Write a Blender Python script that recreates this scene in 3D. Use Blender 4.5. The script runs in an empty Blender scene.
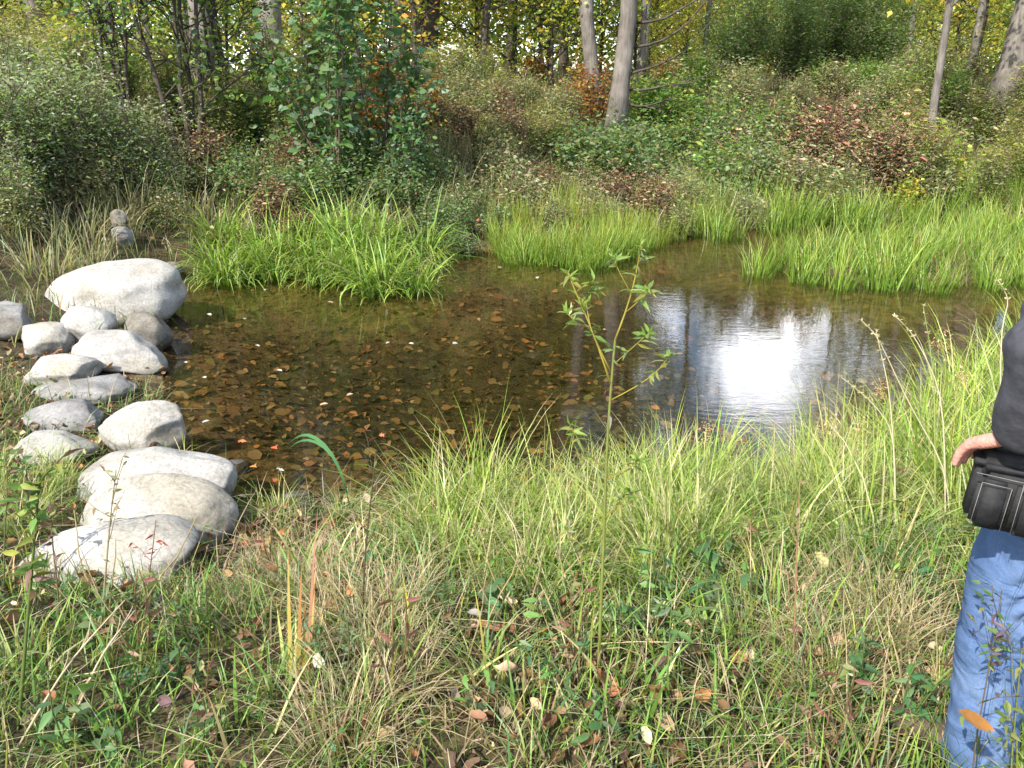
import bpy, math
import numpy as np
from mathutils import Vector, Matrix, noise as mnoise

R = np.random.default_rng(7)
PI = math.pi
scene = bpy.context.scene
COL = bpy.context.collection

# ------------------------------------------------------------------ camera
EYE = np.array([0.0, 0.0, 1.6])
PITCH = math.radians(20.0)
F = 820.0
FW = np.array([0, math.cos(PITCH), -math.sin(PITCH)])
UP = np.array([0, math.sin(PITCH), math.cos(PITCH)])
RT = np.array([1.0, 0, 0])
cam = bpy.data.cameras.new('camera')
cam.sensor_fit = 'HORIZONTAL'
cam.sensor_width = 36
cam.lens = F / 1024 * 36
cam.clip_start = 0.02
cam.clip_end = 2000
camo = bpy.data.objects.new('camera', cam)
COL.objects.link(camo)
camo.location = EYE
camo.rotation_euler = (PI / 2 - PITCH, 0, 0)
scene.camera = camo

ZW = -0.35


def ray(px, py):
    return RT * ((px - 512) / F) + FW + UP * (-(py - 384) / F)


def at_z(px, py, z):
    d = ray(px, py)
    return EYE + d * ((z - EYE[2]) / d[2])


def at_depth(px, py, dep):
    return EYE + ray(px, py) * dep


# ------------------------------------------------------------------ terrain
SHORE_PX = [(172, 318), (170, 350), (165, 385), (170, 425), (188, 455), (222, 480), (240, 500), (300, 506), (360, 498),
            (430, 500), (520, 505), (620, 500), (700, 490), (790, 478), (860, 455), (930, 415), (985, 370), (1030, 335), (1100, 310),
            (1030, 288), (960, 291), (880, 291), (800, 284), (750, 270), (765, 258), (830, 250), (900, 243), (950, 232), (950, 221), (880, 222),
            (800, 226), (700, 238), (640, 250), (590, 264), (540, 262), (500, 255), (462, 262), (438, 294), (380, 297), (320, 287),
            (280, 279), (240, 278), (205, 294)]
SHORE = np.array([at_z(x, y, ZW)[:2] for x, y in SHORE_PX])


def shore_dist(X, Y):
    """signed distance to the waterline: negative in the pond"""
    sh = X.shape
    P = np.stack([X.ravel(), Y.ravel()], 1)
    best = np.full(len(P), 1e9)
    inside = np.zeros(len(P), bool)
    n = len(SHORE)
    for i in range(n):
        a, b = SHORE[i], SHORE[(i + 1) % n]
        ab = b - a
        t = np.clip(((P - a) @ ab) / (ab @ ab), 0, 1)
        dd = P - (a + t[:, None] * ab)
        best = np.minimum(best, np.einsum('ij,ij->i', dd, dd))
        cond = (a[1] > P[:, 1]) != (b[1] > P[:, 1])
        xi = (b[0] - a[0]) * (P[:, 1] - a[1]) / (b[1] - a[1] + 1e-12) + a[0]
        inside ^= cond & (P[:, 0] < xi)
    d = np.sqrt(best)
    d[inside] *= -1
    return d.reshape(sh)


def sstep(a, b, x):
    t = np.clip((x - a) / (b - a), 0, 1)
    return t * t * (3 - 2 * t)


def wob(X, Y, s, seed=0.0):
    return (np.sin(X * s + 1.3 + seed) * np.cos(Y * s * 1.17 + .7 * seed) + .5 * np.sin(X * s * 2.3 + Y * s * 1.9 + seed)
            + .3 * np.cos(X * s * 4.1 - Y * s * 3.7 + 2 * seed)) / 1.8


def height(X, Y):
    X = np.asarray(X, float)
    Y = np.asarray(Y, float)
    d = shore_dist(X, Y)
    far = sstep(5.5, 9.0, Y + 0.1 * np.abs(X))
    bank = ZW + 0.36 * sstep(0, 1.7, d)
    # low wet outlet left of the stones
    low = np.exp(-(((X + 3.6) / 1.5) ** 2 + ((Y - 4.9) / 1.6) ** 2))
    bank = bank * (1 - low) + low * (ZW + 0.07)
    # marshy shelf where the reeds stand, then the far bank rising to the wood
    marsh = ZW - .04 + 0.12 * sstep(0.35, 1.0, d)
    shelf = np.where(X > -0.5, 1.6, 0.2)
    shelf = 0.15 + 1.6 * sstep(-1.5, 1.0, X)
    rise = 1.75 * sstep(shelf, shelf + 5.2, d) + 0.02 * np.clip(Y - 16, 0, 80)
    land = bank * (1 - far) + (marsh + rise) * far
    land = land + (0.03 * wob(X, Y, 2.1) + .05 * wob(X, Y, .7, 2) * far) * sstep(0.1, 1.0, d)
    bed = ZW - 0.06 - 0.36 * sstep(0, 1.7, -d) + 0.015 * wob(X, Y, 3.0, 1)
    edge = sstep(-0.12, 0.12, d)
    return bed * (1 - edge) + land * edge


def hz(x, y):
    return float(height(np.array([x]), np.array([y]))[0])


def ground(px, py, tmax=60):
    d = ray(px, py)
    ts = np.linspace(0.8, tmax, 1500)
    P = EYE + ts[:, None] * d
    h = height(P[:, 0], P[:, 1])
    below = np.nonzero(P[:, 2] < h)[0]
    i = below[0] if len(below) else len(ts) - 1
    p = P[i]
    return np.array([p[0], p[1], h[i]])


def ground_at(px, dist):
    """the ground point seen along picture column px, dist metres in front"""
    x = (px - 512) / F * dist * math.cos(PITCH)
    z = hz(x, dist)
    x = (px - 512) / F * (dist * math.cos(PITCH) + (EYE[2] - z) * math.sin(PITCH))
    return np.array([x, dist, hz(x, dist)])


# ------------------------------------------------------------------ materials
def new_mat(name):
    m = bpy.data.materials.new(name)
    m.use_nodes = True
    nt = m.node_tree
    nt.nodes.clear()
    return m, nt, nt.nodes, nt.links


def N(ns, typ, **kw):
    n = ns.new(typ)
    for k, v in kw.items():
        if k in n.inputs:
            n.inputs[k].default_value = v
        else:
            setattr(n, k, v)
    return n


def ramp(ns, stops):
    n = ns.new('ShaderNodeValToRGB')
    el = n.color_ramp.elements
    while len(el) > 1:
        el.remove(el[-1])
    el[0].position = stops[0][0]
    el[0].color = (*stops[0][1], 1)
    for p, c in stops[1:]:
        e = el.new(p)
        e.color = (*c, 1)
    return n


def leaf_mat(name, trans=.38, rough=.5, spec=.35, nscale=30):
    m, nt, ns, ln = new_mat(name)
    at = N(ns, 'ShaderNodeAttribute', attribute_name='Col')
    tc = ns.new('ShaderNodeTexCoord')
    nz = N(ns, 'ShaderNodeTexNoise', Scale=nscale, Detail=3.0)
    ln.new(tc.outputs['Object'], nz.inputs['Vector'])
    mr = N(ns, 'ShaderNodeMapRange')
    mr.inputs['To Min'].default_value = .7
    mr.inputs['To Max'].default_value = 1.3
    ln.new(nz.outputs['Fac'], mr.inputs['Value'])
    mx = N(ns, 'ShaderNodeVectorMath', operation='SCALE')
    ln.new(at.outputs['Color'], mx.inputs[0])
    ln.new(mr.outputs[0], mx.inputs['Scale'])
    pr = N(ns, 'ShaderNodeBsdfPrincipled')
    pr.inputs['Roughness'].default_value = rough
    pr.inputs['Specular IOR Level'].default_value = spec
    ln.new(mx.outputs[0], pr.inputs['Base Color'])
    tr = ns.new('ShaderNodeBsdfTranslucent')
    sat = N(ns, 'ShaderNodeVectorMath', operation='MULTIPLY')
    sat.inputs[1].default_value = (1.15, 1.2, .6)
    ln.new(mx.outputs[0], sat.inputs[0])
    ln.new(sat.outputs[0], tr.inputs['Color'])
    ms = ns.new('ShaderNodeMixShader')
    ms.inputs[0].default_value = trans
    ln.new(pr.outputs[0], ms.inputs[1])
    ln.new(tr.outputs[0], ms.inputs[2])
    o = ns.new('ShaderNodeOutputMaterial')
    ln.new(ms.outputs[0], o.inputs[0])
    return m


def bark_mat(name, c1, c2, scale=6, stretch=.12, bump=.6):
    m, nt, ns, ln = new_mat(name)
    tc = ns.new('ShaderNodeTexCoord')
    mp = N(ns, 'ShaderNodeMapping')
    mp.inputs['Scale'].default_value = (1, 1, stretch)
    ln.new(tc.outputs['Object'], mp.inputs[0])
    n1 = N(ns, 'ShaderNodeTexNoise', Scale=scale * 5, Detail=6.0, Roughness=.65)
    ln.new(mp.outputs[0], n1.inputs['Vector'])
    n2 = N(ns, 'ShaderNodeTexNoise', Scale=scale * .6, Detail=3.0)
    ln.new(tc.outputs['Object'], n2.inputs['Vector'])
    ad = N(ns, 'ShaderNodeMath', operation='MULTIPLY_ADD')
    ad.inputs[1].default_value = .6
    ln.new(n2.outputs['Fac'], ad.inputs[0])
    ml = N(ns, 'ShaderNodeMath', operation='MULTIPLY')
    ml.inputs[1].default_value = .5
    ln.new(n1.outputs['Fac'], ml.inputs[0])
    ln.new(ml.outputs[0], ad.inputs[2])
    rp = ramp(ns, [(.35, c1), (.75, c2)])
    ln.new(ad.outputs[0], rp.inputs[0])
    pr = N(ns, 'ShaderNodeBsdfPrincipled', Roughness=.9)
    pr.inputs['Specular IOR Level'].default_value = .15
    ln.new(rp.outputs[0], pr.inputs['Base Color'])
    bp = N(ns, 'ShaderNodeBump', Strength=bump, Distance=.03)
    ln.new(n1.outputs['Fac'], bp.inputs['Height'])
    ln.new(bp.outputs[0], pr.inputs['Normal'])
    o = ns.new('ShaderNodeOutputMaterial')
    ln.new(pr.outputs[0], o.inputs[0])
    return m


def rock_mat(name, base, dark, stain, scale=1.0):
    m, nt, ns, ln = new_mat(name)
    tc = ns.new('ShaderNodeTexCoord')
    oi = ns.new('ShaderNodeObjectInfo')
    ofs = N(ns, 'ShaderNodeVectorMath', operation='ADD')
    ln.new(tc.outputs['Object'], ofs.inputs[0])
    sc = N(ns, 'ShaderNodeMath', operation='MULTIPLY')
    sc.inputs[1].default_value = 37
    ln.new(oi.outputs['Random'], sc.inputs[0])
    ln.new(sc.outputs[0], ofs.inputs[1])
    n1 = N(ns, 'ShaderNodeTexNoise', Scale=5 * scale, Detail=8.0, Roughness=.62)
    n2 = N(ns, 'ShaderNodeTexNoise', Scale=60 * scale, Detail=6.0, Roughness=.7)
    n3 = N(ns, 'ShaderNodeTexNoise', Scale=2.3 * scale, Detail=5.0, Distortion=.8)
    for n in (n1, n2, n3):
        ln.new(ofs.outputs[0], n.inputs['Vector'])
    r1 = ramp(ns, [(.36, dark), (.6, base)])
    ln.new(n1.outputs['Fac'], r1.inputs[0])
    r3 = ramp(ns, [(.52, (0, 0, 0)), (.68, (1, 1, 1))])
    ln.new(n3.outputs['Fac'], r3.inputs[0])
    sf = N(ns, 'ShaderNodeMath', operation='MULTIPLY')
    sf.inputs[1].default_value = .6
    ln.new(r3.outputs[0], sf.inputs[0])
    mx = N(ns, 'ShaderNodeMixRGB', blend_type='MIX')
    mx.inputs[2].default_value = (*stain, 1)
    ln.new(sf.outputs[0], mx.inputs[0])
    ln.new(r1.outputs[0], mx.inputs[1])
    r2 = ramp(ns, [(.3, (.5, .5, .5)), (.7, (1.2, 1.2, 1.2))])
    ln.new(n2.outputs['Fac'], r2.inputs[0])
    mu = N(ns, 'ShaderNodeMixRGB', blend_type='MULTIPLY')
    mu.inputs[0].default_value = .8
    ln.new(mx.outputs[0], mu.inputs[1])
    ln.new(r2.outputs[0], mu.inputs[2])
    pr = N(ns, 'ShaderNodeBsdfPrincipled', Roughness=.85)
    pr.inputs['Specular IOR Level'].default_value = .25
    geo = ns.new('ShaderNodeNewGeometry')
    gz = ns.new('ShaderNodeSeparateXYZ')
    ln.new(geo.outputs['Position'], gz.inputs[0])
    wob_ = N(ns, 'ShaderNodeMath', operation='MULTIPLY_ADD')
    wob_.inputs[1].default_value = -.09
    ln.new(n3.outputs['Fac'], wob_.inputs[0])
    ln.new(gz.outputs['Z'], wob_.inputs[2])
    wet = N(ns, 'ShaderNodeMapRange')
    wet.inputs['From Min'].default_value = ZW - .015
    wet.inputs['From Max'].default_value = ZW + .03
    wet.inputs['To Min'].default_value = .38
    wet.inputs['To Max'].default_value = 1
    ln.new(wob_.outputs[0], wet.inputs['Value'])
    n4 = N(ns, 'ShaderNodeTexNoise', Scale=3.1 * scale, Detail=4.0, Distortion=1.5)
    ln.new(ofs.outputs[0], n4.inputs['Vector'])
    vd = N(ns, 'ShaderNodeMath', operation='SUBTRACT')
    vd.inputs[1].default_value = .5
    ln.new(n4.outputs['Fac'], vd.inputs[0])
    va = N(ns, 'ShaderNodeMath', operation='ABSOLUTE')
    ln.new(vd.outputs[0], va.inputs[0])
    vr_ = N(ns, 'ShaderNodeMapRange')
    vr_.inputs['From Max'].default_value = .012
    vr_.inputs['To Min'].default_value = .72
    ln.new(va.outputs[0], vr_.inputs['Value'])
    wv = N(ns, 'ShaderNodeMath', operation='MULTIPLY')
    ln.new(wet.outputs[0], wv.inputs[0])
    ln.new(vr_.outputs[0], wv.inputs[1])
    ws = N(ns, 'ShaderNodeVectorMath', operation='SCALE')
    ln.new(mu.outputs[0], ws.inputs[0])
    ln.new(wv.outputs[0], ws.inputs['Scale'])
    ln.new(ws.outputs[0], pr.inputs['Base Color'])
    ln.new(wet.outputs[0], pr.inputs['Roughness'])
    b1 = N(ns, 'ShaderNodeBump', Strength=.35, Distance=.03)
    ln.new(n1.outputs['Fac'], b1.inputs['Height'])
    b2 = N(ns, 'ShaderNodeBump', Strength=.5, Distance=.008)
    ln.new(n2.outputs['Fac'], b2.inputs['Height'])
    ln.new(b1.outputs[0], b2.inputs['Normal'])
    ln.new(b2.outputs[0], pr.inputs['Normal'])
    o = ns.new('ShaderNodeOutputMaterial')
    ln.new(pr.outputs[0], o.inputs[0])
    return m


def ground_mat():
    m, nt, ns, ln = new_mat('soil_and_litter')
    tc = ns.new('ShaderNodeTexCoord')
    n1 = N(ns, 'ShaderNodeTexNoise', Scale=1.6, Detail=8.0, Roughness=.65)
    n2 = N(ns, 'ShaderNodeTexVoronoi', Scale=16.0)
    n3 = N(ns, 'ShaderNodeTexNoise', Scale=40.0, Detail=5.0)
    for n in (n1, n2, n3):
        ln.new(tc.outputs['Object'], n.inputs['Vector'])
    dry = ramp(ns, [(.3, (.025, .019, .011)), (.5, (.05, .04, .018)), (.7, (.085, .06, .032))])
    ln.new(n1.outputs['Fac'], dry.inputs[0])
    bed = ramp(ns, [(.3, (.06, .048, .022)), (.5, (.105, .075, .036)), (.7, (.16, .11, .05))])
    ln.new(n1.outputs['Fac'], bed.inputs[0])
    sx = ns.new('ShaderNodeSeparateXYZ')
    ln.new(tc.outputs['Object'], sx.inputs[0])
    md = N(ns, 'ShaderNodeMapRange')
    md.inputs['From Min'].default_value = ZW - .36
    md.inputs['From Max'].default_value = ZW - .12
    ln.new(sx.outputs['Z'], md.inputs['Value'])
    mud = N(ns, 'ShaderNodeMixRGB')  # bed colour darkens with depth, painted in for light the water absorbs
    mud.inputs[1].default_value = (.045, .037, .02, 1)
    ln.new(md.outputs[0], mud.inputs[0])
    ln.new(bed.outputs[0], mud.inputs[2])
    mr = N(ns, 'ShaderNodeMapRange')
    mr.inputs['From Min'].default_value = ZW - .02
    mr.inputs['From Max'].default_value = ZW + .08
    ln.new(sx.outputs['Z'], mr.inputs['Value'])
    mx = N(ns, 'ShaderNodeMixRGB')
    ln.new(mr.outputs[0], mx.inputs[0])
    ln.new(mud.outputs[0], mx.inputs[1])
    ln.new(dry.outputs[0], mx.inputs[2])
    vr = N(ns, 'ShaderNodeHueSaturation', Saturation=1.0)
    sp = ns.new('ShaderNodeSeparateXYZ')
    ln.new(n2.outputs['Color'], sp.inputs[0])
    vm = N(ns, 'ShaderNodeMapRange')
    vm.inputs['To Min'].default_value = .55
    vm.inputs['To Max'].default_value = 1.5
    ln.new(sp.outputs['X'], vm.inputs['Value'])
    ln.new(vm.outputs[0], vr.inputs['Value'])
    ln.new(mx.outputs[0], vr.inputs['Color'])
    pr = N(ns, 'ShaderNodeBsdfPrincipled', Roughness=.9)
    pr.inputs['Specular IOR Level'].default_value = .2
    ln.new(vr.outputs[0], pr.inputs['Base Color'])
    bp = N(ns, 'ShaderNodeBump', Strength=.8, Distance=.03)
    ln.new(n3.outputs['Fac'], bp.inputs['Height'])
    ln.new(bp.outputs[0], pr.inputs['Normal'])
    o = ns.new('ShaderNodeOutputMaterial')
    ln.new(pr.outputs[0], o.inputs[0])
    return m


def water_mat():
    m, nt, ns, ln = new_mat('clear_brown_water')
    tc = ns.new('ShaderNodeTexCoord')
    mp = N(ns, 'ShaderNodeMapping')
    mp.inputs['Scale'].default_value = (1, 2.2, 1)
    ln.new(tc.outputs['Object'], mp.inputs[0])
    n1 = N(ns, 'ShaderNodeTexNoise', Scale=7.0, Detail=3.0, Roughness=.55, Distortion=.3)
    n2 = N(ns, 'ShaderNodeTexNoise', Scale=.7, Detail=2.0)
    ln.new(mp.outputs[0], n1.inputs['Vector'])
    ln.new(tc.outputs['Object'], n2.inputs['Vector'])
    rr = N(ns, 'ShaderNodeMapRange')
    rr.inputs['From Min'].default_value = .35
    rr.inputs['From Max'].default_value = .7
    rr.inputs['To Min'].default_value = .35
    rr.inputs['To Max'].default_value = 1.0
    ln.new(n2.outputs['Fac'], rr.inputs['Value'])
    hm = N(ns, 'ShaderNodeMath', operation='MULTIPLY')
    ln.new(n1.outputs['Fac'], hm.inputs[0])
    ln.new(rr.outputs[0], hm.inputs[1])
    bp = N(ns, 'ShaderNodeBump', Strength=.05, Distance=.03)
    ln.new(hm.outputs[0], bp.inputs['Height'])
    fr = N(ns, 'ShaderNodeFresnel', IOR=1.34)
    ln.new(bp.outputs[0], fr.inputs['Normal'])
    gl = N(ns, 'ShaderNodeBsdfGlossy', Roughness=.015)
    gl.inputs['Color'].default_value = (1, 1, 1, 1)
    ln.new(bp.outputs[0], gl.inputs['Normal'])
    tr = N(ns, 'ShaderNodeBsdfTransparent')
    tr.inputs['Color'].default_value = (.76, .70, .55, 1)
    ms = ns.new('ShaderNodeMixShader')
    ln.new(fr.outputs[0], ms.inputs[0])
    ln.new(tr.outputs[0], ms.inputs[1])
    ln.new(gl.outputs[0], ms.inputs[2])
    o = ns.new('ShaderNodeOutputMaterial')
    ln.new(ms.outputs[0], o.inputs[0])
    return m


def plain_mat(name, c, rough=.7, spec=.3, nscale=40, amt=.25, bump=0.0, bscale=None):
    m, nt, ns, ln = new_mat(name)
    tc = ns.new('ShaderNodeTexCoord')
    nz = N(ns, 'ShaderNodeTexNoise', Scale=nscale, Detail=5.0, Roughness=.6)
    ln.new(tc.outputs['Object'], nz.inputs['Vector'])
    rp = ramp(ns, [(.3, tuple(x * (1 - amt) for x in c)), (.7, tuple(x * (1 + amt) for x in c))])
    ln.new(nz.outputs['Fac'], rp.inputs[0])
    pr = N(ns, 'ShaderNodeBsdfPrincipled', Roughness=rough)
    pr.inputs['Specular IOR Level'].default_value = spec
    ln.new(rp.outputs[0], pr.inputs['Base Color'])
    if bump:
        nb = N(ns, 'ShaderNodeTexNoise', Scale=bscale or nscale, Detail=4.0)
        ln.new(tc.outputs['Object'], nb.inputs['Vector'])
        bp = N(ns, 'ShaderNodeBump', Strength=bump, Distance=.01)
        ln.new(nb.outputs['Fac'], bp.inputs['Height'])
        ln.new(bp.outputs[0], pr.inputs['Normal'])
    o = ns.new('ShaderNodeOutputMaterial')
    ln.new(pr.outputs[0], o.inputs[0])
    return m


def denim_mat():
    m, nt, ns, ln = new_mat('worn_denim')
    tc = ns.new('ShaderNodeTexCoord')
    n1 = N(ns, 'ShaderNodeTexNoise', Scale=7.0, Detail=5.0, Roughness=.6)
    mp = N(ns, 'ShaderNodeMapping')
    mp.inputs['Scale'].default_value = (1, 1, .15)
    ln.new(tc.outputs['Object'], mp.inputs[0])
    n2 = N(ns, 'ShaderNodeTexNoise', Scale=1100.0, Detail=2.0)
    ln.new(tc.outputs['Object'], n1.inputs['Vector'])
    ln.new(mp.outputs[0], n2.inputs['Vector'])
    r1 = ramp(ns, [(.3, (.045, .08, .155)), (.5, (.07, .115, .215)), (.72, (.12, .175, .28))])
    ln.new(n1.outputs['Fac'], r1.inputs[0])
    r2 = ramp(ns, [(.3, (.75, .75, .78)), (.7, (1.2, 1.2, 1.2))])
    ln.new(n2.outputs['Fac'], r2.inputs[0])
    mu = N(ns, 'ShaderNodeMixRGB', blend_type='MULTIPLY')
    mu.inputs[0].default_value = 1
    ln.new(r1.outputs[0], mu.inputs[1])
    ln.new(r2.outputs[0], mu.inputs[2])
    pr = N(ns, 'ShaderNodeBsdfPrincipled', Roughness=.9)
    pr.inputs['Specular IOR Level'].default_value = .15
    ln.new(mu.outputs[0], pr.inputs['Base Color'])
    nb = N(ns, 'ShaderNodeTexNoise', Scale=6.5, Detail=2.0, Distortion=1.3)
    mb = N(ns, 'ShaderNodeMapping')
    mb.inputs['Scale'].default_value = (.8, .8, 1.9)
    mb.inputs['Rotation'].default_value = (.3, .2, 0)
    ln.new(tc.outputs['Object'], mb.inputs[0])
    ln.new(mb.outputs[0], nb.inputs['Vector'])
    bp = N(ns, 'ShaderNodeBump', Strength=.42, Distance=.045)
    ln.new(nb.outputs['Fac'], bp.inputs['Height'])
    ln.new(bp.outputs[0], pr.inputs['Normal'])
    o = ns.new('ShaderNodeOutputMaterial')
    ln.new(pr.outputs[0], o.inputs[0])
    return m


M = {}
M['leaf'] = leaf_mat('leaf', trans=.5)
M['grass'] = leaf_mat('grass_blade', trans=.35, rough=.45, spec=.4, nscale=9)
M['dead'] = leaf_mat('dead_leaf', trans=.15, rough=.75, spec=.2, nscale=60)
M['bark'] = bark_mat('grey_bark', (.06, .05, .042), (.22, .195, .17))
M['bark_dark'] = bark_mat('dark_bark', (.03, .025, .02), (.11, .09, .07))
M['bark_pale'] = bark_mat('pale_bark', (.09, .08, .068), (.30, .275, .24))
M['stem'] = bark_mat('shrub_stem', (.05, .035, .025), (.14, .10, .07), scale=12, bump=.2)
M['rock'] = rock_mat('pale_boulder', (.40, .38, .34), (.27, .25, .22), (.31, .27, .19))
M['rock_grey'] = rock_mat('grey_boulder', (.255, .245, .232), (.15, .14, .13), (.19, .165, .125))
M['rock_brown'] = rock_mat('brown_boulder', (.25, .22, .18), (.12, .11, .09), (.18, .15, .09))
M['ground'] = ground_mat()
M['water'] = water_mat()
M['skin'] = plain_mat('skin', (.50, .225, .175), .5, .4, 45, .22, .3, 160)
M['jacket'] = plain_mat('dark_grey_jacket', (.048, .048, .058), .85, .3, 30, .35, .9, 13)
M['denim'] = denim_mat()
M['nylon'] = plain_mat('black_nylon', (.014, .014, .015), .75, .3, 60, .35, .35, 45)
M['thread'] = plain_mat('pale_thread', (.17, .165, .15), .8, .2, 300, .2)
M['metal'] = plain_mat('zip_metal', (.35, .35, .36), .35, .6, 100, .2)
M['hair'] = plain_mat('grey_hair', (.16, .14, .12), .6, .3, 200, .4, .8, 160)
M['shoe'] = plain_mat('brown_leather', (.06, .04, .025), .55, .4, 30, .3)
M['blue'] = plain_mat('pale_blue_paint', (.35, .58, .8), .5, .4, 30, .12)


# ------------------------------------------------------------------ mesh accumulators
class Acc:
    def __init__(s):
        s.V, s.Q, s.T, s.C, s.n = [], [], [], [], 0

    def add(s, V, Q=None, T=None, C=None):
        V = np.asarray(V, np.float32).reshape(-1, 3)
        if Q is not None and len(Q):
            s.Q.append(np.asarray(Q, np.int64).reshape(-1, 4) + s.n)
        if T is not None and len(T):
            s.T.append(np.asarray(T, np.int64).reshape(-1, 3) + s.n)
        if C is None:
            C = np.full((len(V), 3), .2, np.float32)
        s.V.append(V)
        s.C.append(np.broadcast_to(np.asarray(C, np.float32), (len(V), 3)))
        s.n += len(V)

    def mesh(s, name, mat, smooth=True):
        me = bpy.data.meshes.new(name)
        V = np.concatenate(s.V)
        Q = np.concatenate(s.Q) if s.Q else np.zeros((0, 4), np.int64)
        T = np.concatenate(s.T) if s.T else np.zeros((0, 3), np.int64)
        me.vertices.add(len(V))
        me.vertices.foreach_set('co', V.ravel())
        me.loops.add(Q.size + T.size)
        me.loops.foreach_set('vertex_index', np.concatenate([Q.ravel(), T.ravel()]).astype(np.int32))
        me.polygons.add(len(Q) + len(T))
        st = np.concatenate([np.arange(len(Q)) * 4, Q.size + np.arange(len(T)) * 3]).astype(np.int32)
        me.polygons.foreach_set('loop_start', st)
        me.update(calc_edges=True)
        at = me.attributes.new('Col', 'FLOAT_COLOR', 'POINT')
        C = np.concatenate(s.C)
        at.data.foreach_set('color', np.concatenate([C, np.ones((len(C), 1), np.float32)], 1).ravel())
        if smooth:
            me.polygons.foreach_set('use_smooth', np.ones(len(Q) + len(T), bool))
        me.materials.append(mat)
        me.update()
        return me

    def build(s, name, mat, parent=None, smooth=True, loc=None):
        return link(name, s.mesh(name, mat, smooth), parent, loc)


def link(name, me, parent=None, loc=None):
    o = bpy.data.objects.new(name, me)
    COL.objects.link(o)
    if parent is not None:
        o.parent = parent
    if loc is not None:
        o.location = loc
    return o


def tag(o, label=None, cat=None, group=None, kind=None):
    if label:
        o['label'] = label
    if cat:
        o['category'] = cat
    if group:
        o['group'] = group
    if kind:
        o['kind'] = kind
    return o


def empty(name, loc=(0, 0, 0), rz=0.0):
    o = bpy.data.objects.new(name, None)
    o.empty_display_size = .1
    COL.objects.link(o)
    o.location = loc
    o.rotation_euler = (0, 0, rz)
    return o


def copy_tree(o, parent=None):
    kids = [c for c in bpy.data.objects if c.parent == o] if parent is None else list(o.children)
    c = o.copy()
    COL.objects.link(c)
    if parent is not None:
        c.parent = parent
    for k in kids:
        copy_tree(k, c)
    return c


def norm(v):
    return v / (np.linalg.norm(v, axis=-1, keepdims=True) + 1e-9)


# leaf templates: x along the leaf, y across, z along the leaf normal
def _tmpl(v, q=(), t=()):
    return np.array(v, float), np.array(q, int).reshape(-1, 4), np.array(t, int).reshape(-1, 3)


T_DIAMOND = _tmpl([(0, 0, 0), (.45, -.5, .07), (1, 0, -.12), (.45, .5, .07)], [(0, 1, 2, 3)])
T_OVAL = _tmpl([(0, 0, 0), (.5, 0, -.03), (1, 0, -.16), (.2, -.36, .03), (.62, -.4, .0), (.2, .36, .03), (.62, .4, .0)],
               [(0, 3, 4, 1), (0, 1, 6, 5)], [(1, 4, 2), (1, 2, 6)])
T_LANCE = _tmpl([(0, 0, 0), (.5, 0, .0), (1, 0, -.25), (.3, -.5, .04), (.7, -.3, -.05), (.3, .5, .04), (.7, .3, -.05)],
                [(0, 3, 4, 1), (0, 1, 6, 5)], [(1, 4, 2), (1, 2, 6)])
T_CURL = _tmpl([(0, 0, 0), (.5, 0, -.14), (1, 0, .12), (.15, -.4, .16), (.65, -.46, .24), (.15, .4, .12), (.65, .42, .2)],
               [(0, 3, 4, 1), (0, 1, 6, 5)], [(1, 4, 2), (1, 2, 6)])
T_DRY = _tmpl([(0, 0, 0), (.25, 0, -.1), (.55, 0, -.13), (.8, 0, -.08), (1, .05, .1), (.18, -.27, .08), (.48, -.42, .16), (.8, -.26, .16), (.2, .3, .02), (.5, .4, .2), (.78, .22, .08)],
               [(0, 5, 6, 1), (1, 6, 7, 2), (0, 1, 9, 8), (1, 2, 10, 9)], [(2, 7, 3), (3, 7, 4), (2, 3, 10), (3, 4, 10)])
T_LONG = _tmpl([(0, 0, 0), (.25, 0, -.05), (.55, 0, -.03), (.8, 0, -.06), (1, 0, .06), (.22, -.2, .02), (.5, -.3, .06), (.8, -.18, .0), (.22, .2, .03), (.5, .27, .02), (.8, .2, .03)],
               [(0, 5, 6, 1), (1, 6, 7, 2), (0, 1, 9, 8), (1, 2, 10, 9)], [(2, 7, 3), (3, 7, 4), (2, 3, 10), (3, 4, 10)])
_mp = []
for i, (a, r) in enumerate([(180, .12), (140, .42), (118, .3), (98, .62), (75, .34), (40, .7), (20, .38), (0, .95), (-20, .38), (-40, .7), (-75, .34),
                            (-98, .62), (-118, .3), (-140, .42)]):
    _mp.append((.4 + r * .62 * math.cos(math.radians(a)), r * .62 * math.sin(math.radians(a)), .05 * math.sin(i * 2.1)))
T_MAPLE = _tmpl([(.4, 0, -.02)] + _mp, [], [(0, 1 + i, 1 + (i + 1) % 14) for i in range(14)])


def leaves(acc, P, D, Nn, L, W, C, tm=T_DIAMOND):
    """one leaf per row: base P, direction D, normal Nn, length, width, colour"""
    tv, tq, tt = tm
    n, k = len(P), len(tv)
    D = norm(D)
    S = norm(np.cross(Nn, D))
    Nn = np.cross(D, S)
    L = np.broadcast_to(L, (n,))[:, None, None]
    W = np.broadcast_to(W, (n,))[:, None, None]
    V = P[:, None] + tv[None, :, 0:1] * L * D[:, None] + tv[None, :, 1:2] * W * S[:, None] + tv[None, :, 2:3] * L * Nn[:, None]
    off = (np.arange(n) * k)[:, None, None]
    Q = (tq[None] + off).reshape(-1, 4) if len(tq) else None
    T = (tt[None] + off).reshape(-1, 3) if len(tt) else None
    acc.add(V.reshape(-1, 3), Q, T, np.repeat(C, k, 0))


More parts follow.
